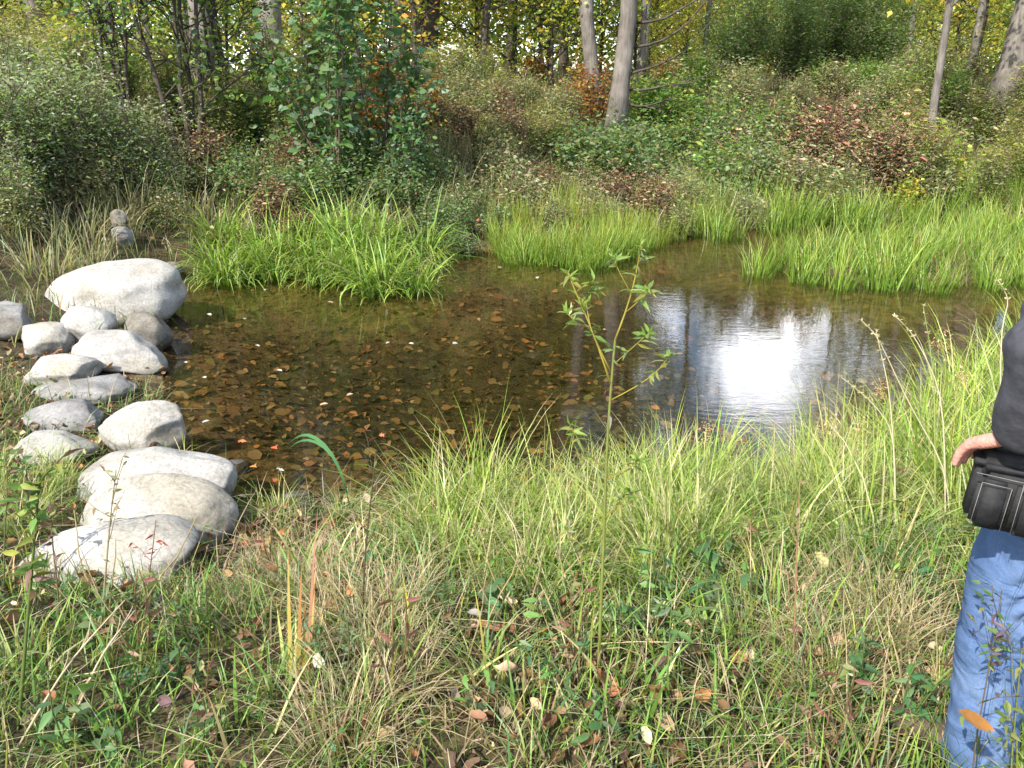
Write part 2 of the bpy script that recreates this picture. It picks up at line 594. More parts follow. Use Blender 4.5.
def blades(acc, P, H, W, az, lean, curl, C0, C1, seg=4, rng=R):
    """grass blades that start at P leaning by lean and bending over by curl (radians)"""
    n = len(P)
    H = np.broadcast_to(H, (n,))
    W = np.broadcast_to(W, (n,))
    hd = np.stack([np.cos(az), np.sin(az), np.zeros(n)], 1)
    tw = rng.uniform(-.9, .9, n)
    sd = np.stack([-np.sin(az + tw), np.cos(az + tw), np.zeros(n)], 1)
    p = P.astype(float).copy()
    rows, cols = [], []
    for i in range(seg + 1):
        t = i / seg
        wd = W * (1 - t ** 1.8) * (.6 + .4 * min(1, t * 4))
        c = C0 * (1 - t) + C1 * t
        if i < seg:
            rows += [p - sd * wd[:, None] / 2, p + sd * wd[:, None] / 2]
            cols += [c, c]
        else:
            rows += [p]
            cols += [c]
        th = lean + curl * (t + .5 / seg) ** 1.4
        p = p + (hd * np.sin(th)[:, None] + np.array([0, 0, 1.]) * np.cos(th)[:, None]) * (H / seg)[:, None]
    k = 2 * seg + 1
    V = np.stack(rows, 1).reshape(-1, 3)
    C = np.stack(cols, 1).reshape(-1, 3)
    tq = np.array([(2 * i, 2 * i + 1, 2 * i + 3, 2 * i + 2) for i in range(seg - 1)])
    off = np.arange(n) * k
    Q = (tq[None] + off[:, None, None]).reshape(-1, 4)
    T = np.stack([off + 2 * seg - 2, off + 2 * seg - 1, off + 2 * seg], 1)
    acc.add(V, Q, T, C)


def tube(acc, pts, rad, sides=6, col=(.2, .2, .2), cap=True):
    pts = np.asarray(pts, float)
    m = len(pts)
    rad = np.broadcast_to(rad, (m,))
    tg = norm(np.gradient(pts, axis=0))
    ref = np.array([0, 0, 1.]) if abs(tg[0][2]) < .9 else np.array([1., 0, 0])
    V = []
    u = None
    for i in range(m):
        u = np.cross(tg[i], ref) if u is None else u - tg[i] * (u @ tg[i])
        u = u / (np.linalg.norm(u) + 1e-9)
        v = np.cross(tg[i], u)
        a = np.arange(sides) * 2 * PI / sides
        V.append(pts[i] + rad[i] * (np.cos(a)[:, None] * u + np.sin(a)[:, None] * v))
    V = np.concatenate(V)
    Q = [(i * sides + j, i * sides + (j + 1) % sides, (i + 1) * sides + (j + 1) % sides, (i + 1) * sides + j)
         for i in range(m - 1) for j in range(sides)]
    T = []
    if cap:
        V = np.concatenate([V, pts[:1], pts[-1:]])
        c0, c1 = m * sides, m * sides + 1
        T = [(c0, (j + 1) % sides, j) for j in range(sides)] + [(c1, (m - 1) * sides + j, (m - 1) * sides + (j + 1) % sides) for j in range(sides)]
    acc.add(V, Q, T, np.array(col))


def pick(rng, n, pal, jit=.25):
    """n colours drawn from [(weight, rgb), ...] with brightness jitter"""
    w = np.array([p[0] for p in pal], float)
    c = np.array([p[1] for p in pal], float)
    i = rng.choice(len(pal), n, p=w / w.sum())
    return c[i] * np.exp(rng.normal(0, jit, (n, 1))) * np.exp(rng.normal(0, .06, (n, 3)))


def rdir(rng, n, zlo=-1., zhi=1.):
    z = rng.uniform(zlo, zhi, n)
    a = rng.uniform(0, 2 * PI, n)
    r = np.sqrt(np.clip(1 - z * z, 0, 1))
    return np.stack([r * np.cos(a), r * np.sin(a), z], 1)


# ------------------------------------------------------------------ setting
def build_ground():
    def axis(lo, hi, fine_lo, fine_hi, st, grow=1.16):
        a = list(np.arange(fine_lo, fine_hi + 1e-6, st))
        s, x = st, fine_hi
        while x < hi:
            s *= grow
            x += s
            a.append(x)
        s, x = st, fine_lo
        while x > lo:
            s *= grow
            x -= s
            a.insert(0, x)
        return np.array(a)
    xs = axis(-300, 300, -7, 10.5, .07)
    ys = axis(-120, 500, -.5, 18, .07)
    X, Y = np.meshgrid(xs, ys)
    Z = height(X, Y)
    nx, ny = len(xs), len(ys)
    V = np.stack([X, Y, Z], -1).reshape(-1, 3)
    i = np.arange(nx * ny).reshape(ny, nx)
    Q = np.stack([i[:-1, :-1], i[:-1, 1:], i[1:, 1:], i[1:, :-1]], -1).reshape(-1, 4)
    a = Acc()
    a.add(V, Q)
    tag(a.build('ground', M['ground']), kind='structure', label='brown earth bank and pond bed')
    # water sheet over the pond outline (its rim runs into the bank)
    a = Acc()
    lo, hi = SHORE.min(0) - .3, SHORE.max(0) + .3
    a.add([(lo[0], lo[1], ZW), (hi[0], lo[1], ZW), (hi[0], hi[1], ZW), (lo[0], hi[1], ZW)], [(0, 1, 2, 3)])
    # cut to cells near the pond so the sheet does not surface in low land elsewhere
    xs2 = np.arange(lo[0], hi[0] + .25, .25)
    ys2 = np.arange(lo[1], hi[1] + .25, .25)
    X, Y = np.meshgrid(xs2, ys2)
    d = shore_dist(X, Y)
    i = np.arange(X.size).reshape(X.shape)
    Q = np.stack([i[:-1, :-1], i[:-1, 1:], i[1:, 1:], i[1:, :-1]], -1).reshape(-1, 4)
    keep = (d.ravel()[Q].min(1) < .3)
    Q = Q[keep]
    used, inv = np.unique(Q, return_inverse=True)
    V = np.stack([X, Y, np.full(X.shape, ZW)], -1).reshape(-1, 3)[used]
    a = Acc()
    a.add(V, inv.reshape(-1, 4))
    tag(a.build('pond_water', M['water']), kind='structure', label='clear brown pond water')


build_ground()


# ------------------------------------------------------------------ boulders
def boulder(name, bbox, mat, label, b_ratio=.8, embed=.35, seed=0, rot=0., cuts=7, zg=None, cmin=.35, group='boulders lining the pond outlet', flat=.0, on=None):
    x0, x1, y0, y1 = bbox
    xc, yc = (x0 + x1) / 2, (y0 + y1) / 2
    zc = ZW + .1
    for _ in range(6):
        p = at_z(xc, yc, zc)
        if on is not None:
            p = at_depth(xc, yc, (np.array(on.location) - EYE) @ FW - .02)
        dep = (p - EYE) @ FW
        a = (x1 - x0) / 2 * dep / F
        hh = (y1 - y0) / 2 * dep / F
        th = math.atan2(EYE[2] - p[2], p[1])
        b = a * b_ratio
        c2 = (hh ** 2 - (b * math.sin(th)) ** 2) / math.cos(th) ** 2
        c = math.sqrt(max(c2, (cmin * a) ** 2))
        g = zg if zg is not None else max(hz(p[0], p[1]), ZW - .15)
        zc = g + c * (1 - 2 * embed)
    rng = np.random.default_rng(seed + 100)
    import bmesh
    bm = bmesh.new()
    bmesh.ops.create_icosphere(bm, subdivisions=5, radius=1)
    V = np.array([v.co[:] for v in bm.verts])
    # soft facets: push the sphere in along random planes, then relax to a worn shape
    V = np.sign(V) * np.abs(V) ** .84
    for k in range(cuts):
        nrm = norm(rng.normal(0, 1, 3) * np.array([1, 1, .8]))
        h = rng.uniform(.6, .95)
        s = V @ nrm
        over = np.clip(s - h, 0, None)
        V -= nrm * (over * .82)[:, None]
    ext = np.abs(V).max(0)
    V = V / ext
    nn = norm(V)
    ds = np.array([mnoise.noise(Vector(v * 1.3 + seed * 7.1)) * .12 + mnoise.noise(Vector(v * 2.9 + seed * 3.3)) * .045
                   + mnoise.noise(Vector(v * 7 + seed)) * .012 for v in V])
    V = V + nn * ds[:, None]
    V = V * np.array([a, b, c])
    if flat:
        V[:, 2] = np.where(V[:, 2] > c * flat, c * flat + (V[:, 2] - c * flat) * .3, V[:, 2])
    cr, sr = math.cos(rot), math.sin(rot)
    V[:, 0], V[:, 2] = V[:, 0] * cr - V[:, 2] * sr, V[:, 0] * sr + V[:, 2] * cr
    for v, co in zip(bm.verts, V):
        v.co = co
    me = bpy.data.meshes.new(name)
    bm.to_mesh(me)
    bm.free()
    me.polygons.foreach_set('use_smooth', np.ones(len(me.polygons), bool))
    me.materials.append(mat)
    o = link(name, me, None, p)
    tag(o, label, 'boulder' if 'boulder' in name else 'stone', group)
    ROCKS.append((p[0], p[1], a, b))
    return o


ROCKS = []
boulder('boulder', (48, 182, 262, 334), M['rock'], 'largest pale boulder, long and sloping, at the far end of the row of stones', .75, .25, 11, rot=.12, cuts=6)
boulder('boulder', (-24, 36, 301, 340), M['rock_grey'], 'dull grey boulder cut off by the left edge of the photo', .8, .3, 2)
boulder('boulder', (17, 72, 322, 359), M['rock'], 'small pale boulder tucked against the left of a rounder one', .8, .3, 3)
boulder('boulder', (52, 117, 307, 357), M['rock'], 'rounded cream boulder just in front of the largest pale boulder', .8, .25, 14)
boulder('boulder', (117, 172, 312, 362), M['rock_brown'], 'brownish dark boulder at the water edge below the largest boulder', .8, .3, 5)
boulder('boulder', (77, 169, 331, 379), M['rock'], 'smooth pale boulder with a humped top reaching over the water', .8, .25, 6, rot=-.1)
boulder('boulder', (24, 98, 355, 390), M['rock'], 'low pale boulder lying left of the humped smooth one', .75, .3, 7)
boulder('boulder', (34, 137, 375, 406), M['rock_grey'], 'flat grey slab lying lowest in the middle of the row', .6, .35, 8, rot=.08, cmin=.25)
boulder('boulder', (27, 115, 398, 438), M['rock_grey'], 'oval grey boulder between the flat slab and the low outer stone', .7, .3, 9)
boulder('boulder', (101, 187, 397, 456), M['rock'], 'blocky pale boulder with a steep face standing in the water', .6, .1, 31, cuts=8)
boulder('boulder', (4, 90, 431, 469), M['rock'], 'low cream boulder on the outer side behind grass blades', .75, .3, 21)
boulder('boulder', (82, 233, 449, 520), M['rock'], 'broad pale boulder with a ridged top behind the nearest boulders', .6, .25, 12, cuts=8)
boulder('boulder', (88, 232, 476, 556), M['rock'], 'large smooth whitish boulder with a rounded right end above the mud', .65, .25, 33, cuts=5)
boulder('boulder', (22, 206, 514, 602), M['rock'], 'nearest white boulder half sunk in grass and dry stems', .6, .35, 24, cuts=6)
SG = 'small stones at the water edge'
boulder('stone', (222, 252, 458, 478), M['rock_grey'], 'small grey stone in shallow water beside the large boulders', .8, .4, 41, group=SG)
boulder('stone', (287, 304, 471, 489), M['rock_brown'], 'little tan stone standing just above a longer brown one', .9, .35, 42, group=SG)
boulder('stone', (266, 312, 489, 514), M['rock_brown'], 'longish brown stone lying at the near water edge', .7, .35, 43, rot=.25, group=SG)
lower_stone = boulder('stone', (111, 133, 226, 249), M['rock_grey'], 'grey stone carrying a smaller pale one in the left bank grass', .9, .2, 45, zg=hz(*ground(120, 246)[:2]), group='stone pair in the grass')
boulder('stone', (110, 127, 210, 229), M['rock_brown'], 'small pale stone on top of another in the left bank grass', .9, .2, 44, group='stone pair in the grass', on=lower_stone)
boulder('stone', (526, 546, 352, 364), M['rock_brown'], 'yellowish stone under the water in mid pond, the farther one', .9, .5, 46, zg=ZW - .12, group='stones under the water')
boulder('stone', (558, 592, 404, 420), M['rock_brown'], 'olive stone under the water in mid pond, the nearer one', .9, .5, 47, zg=ZW - .12, group='stones under the water')
boulder('stone', (158, 185, 262, 275), M['rock_brown'], 'dark brown stone in the grass right of the largest boulder', .9, .35, 48, group=SG)

# ------------------------------------------------------------------ palettes (linear albedo)
GREEN = (0.115, 0.18, 0.05)
BRIGHT = (0.2, 0.3, 0.055)
YELLOWGREEN = (0.33, 0.36, 0.07)
YELLOW = (0.54, 0.44, 0.075)
ORANGE = (0.44, 0.19, 0.04)
RED = (.34, .06, .03)
SAGE = (0.21, 0.26, 0.15)
BLUEGREEN = (0.1, 0.18, 0.095)
DARK = (0.045, 0.09, 0.022)
STRAW = (0.48, 0.4, 0.23)
TAN = (0.34, 0.26, 0.155)
BROWN = (.16, .085, .04)
RUST = (0.3, 0.135, 0.065)
OLIVE = (0.22, 0.22, 0.08)


# ------------------------------------------------------------------ trees
def limb_path(rng, p0, d0, L, n=6, up=.15, wig=.12):
    pts = [np.array(p0, float)]
    d = np.array(d0, float)
    for i in range(n):
        d = norm(d + rng.normal(0, wig, 3) + np.array([0, 0, up]))
        pts.append(pts[-1] + d * L / n)
    return np.array(pts)


def tree_meshes(seed, H, r0, base, crown_r, n_limbs, n_leaves, leafL, pal, lean=(0, 0), bark='bark', tm=T_DIAMOND, spread=.35, stems=1, forkz=.3):
    rng = np.random.default_rng(seed)
    tr, lf = Acc(), Acc()
    tips = []
    for s in range(stems):
        n = 12
        t = np.linspace(0, 1, n)
        ln = np.array(lean) + (rng.normal(0, .09, 2) if stems > 1 else 0)
        ox = rng.normal(0, r0 * 2.5, 2) if stems > 1 else np.zeros(2)
        hs = H * (rng.uniform(.75, 1) if stems > 1 else 1)
        wx, wy = np.cumsum(rng.normal(0, .018, n)) * hs * .25, np.cumsum(rng.normal(0, .018, n)) * hs * .25
        pts = np.stack([ox[0] + ln[0] * hs * t + wx, ox[1] + ln[1] * hs * t + wy, t * hs - .15], 1)
        rad = r0 * ((1 - t) ** .75 * .92 + .06) * (1 + .55 * np.exp(-t * hs / .35))
        tube(tr, pts, rad, 10 if stems == 1 else 7)
        nl = n_limbs // stems
        for k in range(nl):
            f = base / H + (1 - base / H) * ((k + rng.uniform(0, 1)) / nl) ** .9
            f = min(f, .97)
            p0 = np.array([np.interp(f, t, pts[:, j]) for j in range(3)])
            rr = np.interp(f, t, rad)
            prof = math.sin(PI * min(1, (f - base / H) / (1 - base / H) * .75 + .25)) * .8 + .25
            L = crown_r * prof * rng.uniform(.7, 1.15)
            az = k * 2.4 + rng.uniform(-.5, .5)
            el = rng.uniform(.1, .7) + .5 * f
            d0 = np.array([math.cos(az) * math.cos(el), math.sin(az) * math.cos(el), math.sin(el)])
            lp = limb_path(rng, p0, d0, L, 6, .05)
            tube(tr, lp, np.linspace(min(rr * .5, .06 * L / 2 + .01), .006, 7), 5)
            for q in range(7):
                j = rng.integers(2, 7)
                sd = norm(norm(lp[j] - lp[j - 1]) + rng.normal(0, .6, 3))
                sp = limb_path(rng, lp[j], sd, L * rng.uniform(.25, .5), 3, .03)
                tube(tr, sp, np.linspace(.012, .004, 4), 3, cap=False)
                tips.append(sp[1:])
            tips.append(lp[3:])
    tips = np.concatenate(tips)
    # leaves gather in sprays round the twigs, so gaps stay open between them
    P = tips[rng.integers(0, len(tips), n_leaves)] + rng.normal(0, spread, (n_leaves, 3)) * np.array([1, 1, .6])
    D = rdir(rng, n_leaves, -.7, .3)
    Nn = norm(rdir(rng, n_leaves, -.2, 1) + np.array([0, 0, .5]))
    L = leafL * rng.uniform(.6, 1.25, n_leaves)
    # colour changes from spray to spray
    C = pick(rng, n_leaves, pal, .22)
    leaves(lf, P, D, Nn, L, L * .72, C, tm)
    return tr.mesh('trunk', M[bark]), lf.mesh('crown', M['leaf'], smooth=False)


PROTO = {}


def put_tree(kind, loc, label, group=None, sc=1., rz=0., cat='tree', name='tree', tilt=(0, 0), parts=('trunk', 'crown')):
    tm, cm = PROTO[kind]
    e = empty(name, loc, rz)
    e.scale = (sc, sc, sc)
    e.rotation_euler = (tilt[0], tilt[1], rz)
    tag(e, label, cat, group)
    link(parts[0], tm, e)
    link(parts[1], cm, e)
    return e


Pgreen = [(3, GREEN), (4, BRIGHT), (3, YELLOWGREEN), (.8, YELLOW)]
Pyg = [(4, YELLOWGREEN), (3, BRIGHT), (3, YELLOW), (.5, GREEN)]
Pyel = [(4, YELLOW), (3, YELLOWGREEN), (1, ORANGE), (1, BRIGHT)]
Porange = [(3, ORANGE), (2, RUST), (1.5, RED), (2, YELLOW), (2, OLIVE)]
Pdark = [(4, DARK), (3, GREEN), (1, BRIGHT)]
PROTO['oak'] = tree_meshes(1, 12, .21, 3.6, 2.6, 26, 5600, .12, Pgreen, bark='bark')
PROTO['leaning'] = tree_meshes(2, 13, .175, 5.0, 1.7, 22, 3600, .12, Pyg, lean=(.1, 0), bark='bark')
PROTO['pale'] = tree_meshes(3, 11, .21, 3.4, 2.8, 24, 6000, .12, Pgreen, bark='bark_pale')
PROTO['dark'] = tree_meshes(4, 11, .17, 2.8, 2.8, 22, 5500, .13, Pyg, bark='bark_dark')
PROTO['slim'] = tree_meshes(5, 9, .08, 2.8, 1.0, 18, 1800, .12, Pyg, bark='bark')
PROTO['slim_dark'] = tree_meshes(6, 9, .075, 1.6, 1.8, 20, 3600, .12, Pyg, bark='bark_dark', lean=(.04, .02))
PROTO['understory'] = tree_meshes(7, 4.6, .05, .5, 1.9, 24, 4200, .11, Pyg, bark='bark_dark')
PROTO['understory_yellow'] = tree_meshes(8, 4.2, .045, .4, 1.8, 24, 4200, .11, Pyel, bark='bark_dark')
PROTO['understory_green'] = tree_meshes(9, 4.4, .05, .4, 1.8, 24, 4200, .10, Pgreen, bark='bark_dark')
PROTO['flare'] = tree_meshes(10, 12, .27, 3.6, 1.7, 20, 3200, .12, Pyel, bark='bark', lean=(.09, 0))
PROTO['orange'] = tree_meshes(12, 2.2, .025, .25, 1.1, 20, 3200, .09, Porange, bark='stem')

# the trunks one can tell apart
put_tree('pale', ground_at(275, 15.2), 'pale grey thick trunk behind the left saplings, cream strip down its left side', 'big trees at the wood edge', rz=1)
lt = put_tree('leaning', ground_at(612, 15.6), 'tall grey trunk leaning right, the right one of a close pair', 'big trees at the wood edge')
rd = np.random.default_rng(66)
for zz, LL, up_ in ((1.0, 1.9, .02), (1.25, 1.4, .06), (1.7, 2.4, -.01), (2.1, 2.2, .05), (.75, 1.0, .0)):
    a = Acc()
    bp_ = limb_path(rd, np.array([zz * .1 + .1, rd.normal(0, .05), zz]), norm(np.array([1, rd.normal(0, .25), .1])), LL, 8, up_, .13)
    tube(a, bp_, np.linspace(.026, .006, 9), 5)
    for q in range(6):
        j = int(rd.integers(3, 9))
        tube(a, limb_path(rd, bp_[j], norm(norm(bp_[j] - bp_[j - 1]) + rd.normal(0, .55, 3)), .5 * rd.uniform(.4, 1), 4, .0, .15), np.linspace(.010, .003, 5), 4)
    a.build('dead_limb', M['bark_dark'], lt)
put_tree('leaning', ground_at(596, 16.3), 'straight grey trunk just left of the leaning one, red leaves at its foot', 'big trees at the wood edge', sc=.85, rz=2.6, tilt=(0, .06))
put_tree('dark', ground_at(434, 18.5), 'short-looking dark brown trunk among yellow leaves in the middle left wood', 'big trees at the wood edge', rz=.5)
put_tree('dark', ground_at(424, 19.2), 'slimmer dark trunk close on the left of the dark brown one', 'big trees at the wood edge', sc=.8, rz=2.5)
put_tree('slim_dark', ground_at(472, 17.5), 'thin dark tree leaning right beyond the orange bushes', 'thin trees at the wood edge', rz=.3, tilt=(0, .16))
put_tree('slim_dark', ground_at(418, 16.5), 'thin dark upright tree left of the pair of dark trunks', 'thin trees at the wood edge', sc=.8, rz=1.9)
put_tree('slim', ground_at(931, 14.8), 'slim straight grey trunk rising from the yellow vine', 'thin trees at the wood edge', rz=0, tilt=(0, -.07))
put_tree('flare', ground_at(1003, 17.0), 'thick grey trunk with flared foot at the right edge', 'big trees at the wood edge')
put_tree('oak', ground_at(50, 18.0), 'grey trunk far left between yellowing branches', 'big trees at the wood edge', rz=3)

# understory and trees further in (copies share their meshes)
rt = np.random.default_rng(55)
kinds = ['understory', 'understory_yellow', 'understory_green', 'slim', 'dark', 'oak', 'slim_dark', 'pale']
lab = {'understory': 'yellow-green young tree with low branches inside the wood', 'understory_yellow': 'bright yellow young tree inside the wood',
       'understory_green': 'green young tree with low leafy branches inside the wood', 'slim': 'slim grey tree standing deeper in the wood',
       'dark': 'dark-barked tree standing deeper in the wood', 'oak': 'big grey-barked tree standing deeper in the wood',
       'slim_dark': 'thin dark tree standing deeper in the wood', 'pale': 'pale-barked tree standing deeper in the wood'}
placed = []
for k in range(900):
    px = rt.uniform(-160, 1200)
    dist = rt.uniform(16.5, 44)
    g = ground_at(px, dist)
    az = math.degrees(math.atan2(g[0], g[1]))
    if any((g[0] - q[0]) ** 2 + (g[1] - q[1]) ** 2 < (1.4 + .035 * dist) ** 2 for q in placed):
        continue
    low = 8.6 < az < 26            # the opening over which the cloud shows
    right = az >= 26
    if low and dist < 27:
        continue
    if low:
        kd = kinds[rt.choice([0, 1, 2])]
        sc = min(1., max(.4, (1.6 + dist * math.tan(math.radians(6.8)) - g[2]) / 4.8))
    else:
        p = [.26, .26, .14, .12, .06, .06, .07, .03] if not right else [.2, .35, .1, .12, .03, .03, .12, .05]
        kd = kinds[rt.choice(8, p=p)]
        sc = rt.uniform(.8, 1.25)
        if right and dist < 26 and kd in ('oak', 'dark', 'pale'):
            continue
        if kd.startswith('under') and rt.uniform() < .35:
            sc *= 1.4
    placed.append(g)
    put_tree(kd, g, lab[kd], 'trees further into the wood', sc=sc, rz=rt.uniform(0, 6.28))
    if len(placed) >= 115:
        break

for px_, d_, lb_, rz_ in ((706, 24, 'thin pale tree left of the willow shrubs', .4), (868, 28, 'thin tree behind the right willow shrub', 3.7), (905, 25, 'thin leaning tree right of the willow shrubs', 5.0)):
    put_tree('slim', ground_at(px_, d_), lb_, 'thin trees about the willow shrubs', sc=1.0, rz=rz_)

# the far wood that reads as one mass
rf = np.random.default_rng(77)
a = Acc()
nf = 140000
x = rf.uniform(-60, 62, nf)
y = rf.uniform(46, 60, nf)
az = np.degrees(np.arctan2(x, y))
top = np.where((az > 8.6) & (az < 26), 8, np.where(az > 26, 11, 17)) + 2.5 * wob(x, y, .35)
z = rf.uniform(0, 1, nf) ** 1.1 * top + .6
keep = wob(x + z * .5, z * 1.3, .9, 3) > -.45
keep |= z < 6.5
x, y, z = x[keep], y[keep], z[keep]
P = np.stack([x, y, z], 1)
L = rf.uniform(.25, .5, len(P))
leaves(a, P, rdir(rf, len(P), -.6, .3), norm(rdir(rf, len(P), -.1, 1) + np.array([0, -.3, .3])), L, L * .7,
       pick(rf, len(P), [(3, YELLOWGREEN), (2, YELLOW), (2, BRIGHT), (2, GREEN), (.5, ORANGE)], .25))
tag(a.build('far_woods', M['leaf'], smooth=False), 'yellow-green autumn wood in the far distance', None, None, 'stuff')


# ------------------------------------------------------------------ shrubs
def shrub_meshes(seed, H, Wd, stems, n_leaves, leafL, pal, asp=.5, tm=T_DIAMOND, upright=.5, lowest=.1, spread=.1, topal=None, leafmat='leaf', stem_r=.012, stemmat='stem'):
    rng = np.random.default_rng(seed)
    st, lf = Acc(), Acc()
    pool = []
    for s in range(stems):
        az = rng.uniform(0, 2 * PI)
        el = PI / 2 - rng.uniform(.05, 1) * (1 - upright) * 1.25
        d0 = np.array([math.cos(az) * math.cos(el), math.sin(az) * math.cos(el), math.sin(el)])
        p0 = np.array([rng.normal(0, Wd * .12), rng.normal(0, Wd * .12), -.05])
        L = H * rng.uniform(.6, 1.08)
        pth = limb_path(rng, p0, d0, L, 7, .1, .1)
        tube(st, pth, np.linspace(stem_r, .003, 8), 4, cap=False)
        for q in range(5):
            j = rng.integers(2, 8)
            sd = norm(norm(pth[j] - pth[j - 1]) + rng.normal(0, .7, 3))
            sp = limb_path(rng, pth[j], sd, L * rng.uniform(.15, .35), 3, .03)
            tube(st, sp, np.linspace(stem_r * .4, .002, 4), 3, cap=False)
            pool.append(sp)
        pool.append(pth[2:])
        tt = np.linspace(lowest, 1, 10)
        pool.append(np.stack([np.interp(tt, np.linspace(0, 1, 8), pth[:, j]) for j in range(3)], 1))
    pool = np.concatenate(pool)
    P = pool[rng.integers(0, len(pool), n_leaves)] + rng.normal(0, spread, (n_leaves, 3))
    P[:, 2] = np.abs(P[:, 2])
    D = rdir(rng, n_leaves, -.6, .5)
    Nn = norm(rdir(rng, n_leaves, -.1, 1) + np.array([0, 0, .4]))
    L = leafL * np.exp(rng.normal(-.12, .42, n_leaves)).clip(.35, 2.0)
    C = pick(rng, n_leaves, pal, .22)
    if topal is not None:
        top = rng.uniform(0, 1, n_leaves) < sstep(.6, 1.1, P[:, 2] / H)
        C[top] = pick(rng, n_leaves, topal, .15)[top]
    leaves(lf, P, D, Nn, L, L * asp, C, tm)
    return st.mesh('stem', M[stemmat]), lf.mesh('foliage', M[leafmat], smooth=False)


def put_shrub(kind, loc, label, group=None, sc=1., rz=0., cat='shrub', name='shrub', zs=1.):
    o = put_tree(kind, loc, label, group, sc, rz, cat, name, parts=('stem', 'foliage'))
    o.scale = (sc, sc, sc * zs)
    return o


Psage = [(4, (.25, .31, .17)), (2, (.17, .24, .09)), (2, (.34, .38, .25)), (1, BRIGHT)]
PROTO['aster'] = shrub_meshes(20, 1.15, .9, 26, 4600, .045, Psage, .32, upright=.45, topal=[(3, (.3, .31, .22)), (2, SAGE), (1, (.5, .5, .45))])
PROTO['goldenrod'] = shrub_meshes(21, 1.1, .7, 24, 3600, .06, [(2, (.18, .25, .08)), (2, (.27, .27, .11)), (2, BRIGHT), (1.5, (.32, .33, .16))], .25, upright=.55, topal=[(2, TAN), (2, YELLOWGREEN), (1, OLIVE)])
PROTO['bramble'] = shrub_meshes(22, .8, 1.0, 26, 4200, .06, [(4, (.15, .23, .07)), (2, (.12, .2, .1)), (2, SAGE), (1, OLIVE), (.25, RUST)], .6, upright=.1)
PROTO['dead'] = shrub_meshes(23, .85, .8, 44, 2600, .055, [(3, (.23, .105, .07)), (3, (.18, .11, .065)), (2, (.24, .165, .10)), (2, (.30, .23, .14)), (2, OLIVE)], .36, tm=T_CURL, upright=.45, leafmat='dead')
PROTO['rusty'] = shrub_meshes(24, .9, .8, 28, 3600, .06, [(3, RUST), (2, ORANGE), (2, OLIVE), (1, RED), (1, YELLOW)], .55, upright=.4)
PROTO['willow'] = shrub_meshes(25, 3.0, 1.4, 46, 22000, .085, [(4, (.11, .17, .06)), (3, GREEN), (2, SAGE), (1, BRIGHT)], .3, upright=.35, spread=.14, stem_r=.025)
PROTO['poplar'] = shrub_meshes(26, 2.9, .5, 9, 1250, .10, [(4, (.12, .21, .11)), (3, (.10, .19, .07)), (1.5, (.15, .23, .07)), (1.5, (.24, .31, .22))], .85, tm=T_OVAL, upright=.62, lowest=.15, spread=.13, stem_r=.02)
PROTO['sapling'] = tree_meshes(27, 5.2, .035, .9, 1.25, 44, 3600, .085, [(4, GREEN), (3, BRIGHT), (2, BLUEGREEN), (1, YELLOWGREEN)], bark='bark_dark', tm=T_OVAL, spread=.22, stems=4)
PROTO['vine'] = shrub_meshes(28, 1.0, .5, 16, 1100, .09, [(3, YELLOW), (3, YELLOWGREEN), (1, BRIGHT)], .8, tm=T_OVAL, upright=.6)
PROTO['weedy'] = shrub_meshes(29, .7, .8, 30, 3000, .05, [(3, (.28, .28, .13)), (2, (.17, .24, .08)), (2.5, (.26, .31, .18)), (2.5, (.40, .32, .19))], .35, upright=.4)
PROTO['fern_green'] = shrub_meshes(30, .75, .8, 22, 3600, .055, [(4, (.10, .2, .05)), (2, BRIGHT), (1, YELLOWGREEN)], .4, upright=.3)

# single shrubs one can point to
put_tree('sapling', ground(192, 172), 'cluster of thin dark stems with green leaves on the left bank', cat='sapling', name='sapling', rz=.4, parts=('stem', 'foliage'))
put_tree('sapling', ground(130, 148), 'thin leafy sapling left of the dark-stemmed cluster', cat='sapling', name='sapling', rz=2.4, sc=.85, parts=('stem', 'foliage'))
put_tree('sapling', ground_at(225, 12.6), 'leafy sapling right behind the dark-stemmed cluster', cat='sapling', name='sapling', rz=4.4, sc=.8, parts=('stem', 'foliage'))
put_shrub('poplar', ground(372, 195), 'tall bush of big blue-green leaves above the bright grass clump', name='poplar_shrub', rz=1.2)
put_shrub('poplar', ground(338, 192), 'shorter bush of big leaves close left of the tallest one', name='poplar_shrub', rz=3.2, sc=.9)
put_shrub('poplar', ground(410, 200), 'low bush of dark leaves leaning right over the bank', name='poplar_shrub', rz=5, sc=.62)
put_shrub('willow', ground_at(828, 23), 'large rounded grey-green willow shrub before the wood on the right', cat='shrub', name='willow_shrub', rz=1, sc=1.0)
put_shrub('willow', ground_at(790, 21), 'lower grey-green willow shrub in front of the large rounded one', cat='shrub', name='willow_shrub', rz=2.2, sc=.7)
put_shrub('willow', ground_at(872, 22), 'grey-green willow shrub right of the large rounded one', cat='shrub', name='willow_shrub', rz=4.2, sc=.72)
put_shrub('willow', ground_at(735, 20.0), 'smaller green willow shrub left of the large rounded one', cat='shrub', name='willow_shrub', rz=3, sc=.68)
put_shrub('vine', ground_at(932, 14.0), 'yellow-leaved vine climbing at the foot of the slim grey trunk', cat='vine', name='vine_plant', rz=1)
put_shrub('vine', ground_at(905, 13.2), 'yellow-green leafy shoot beside the brown dead shrubs', cat='vine', name='vine_plant', rz=4, sc=.55)

AST = 'pale asters on the left bank'
for i, (px, py, s) in enumerate([(15, 195, 1.15), (60, 190, 1.1), (105, 188, 1.05), (150, 195, .9), (30, 165, 1.2), (85, 160, 1.1), (-25, 190, 1.2), (135, 175, .8), (172, 205, .6), (10, 225, .7)]):
    put_shrub('aster', ground(px, py), 'pale sage-green bushy aster on the left bank', AST, sc=s, rz=i * 1.7, cat='bush', name='aster_bush')

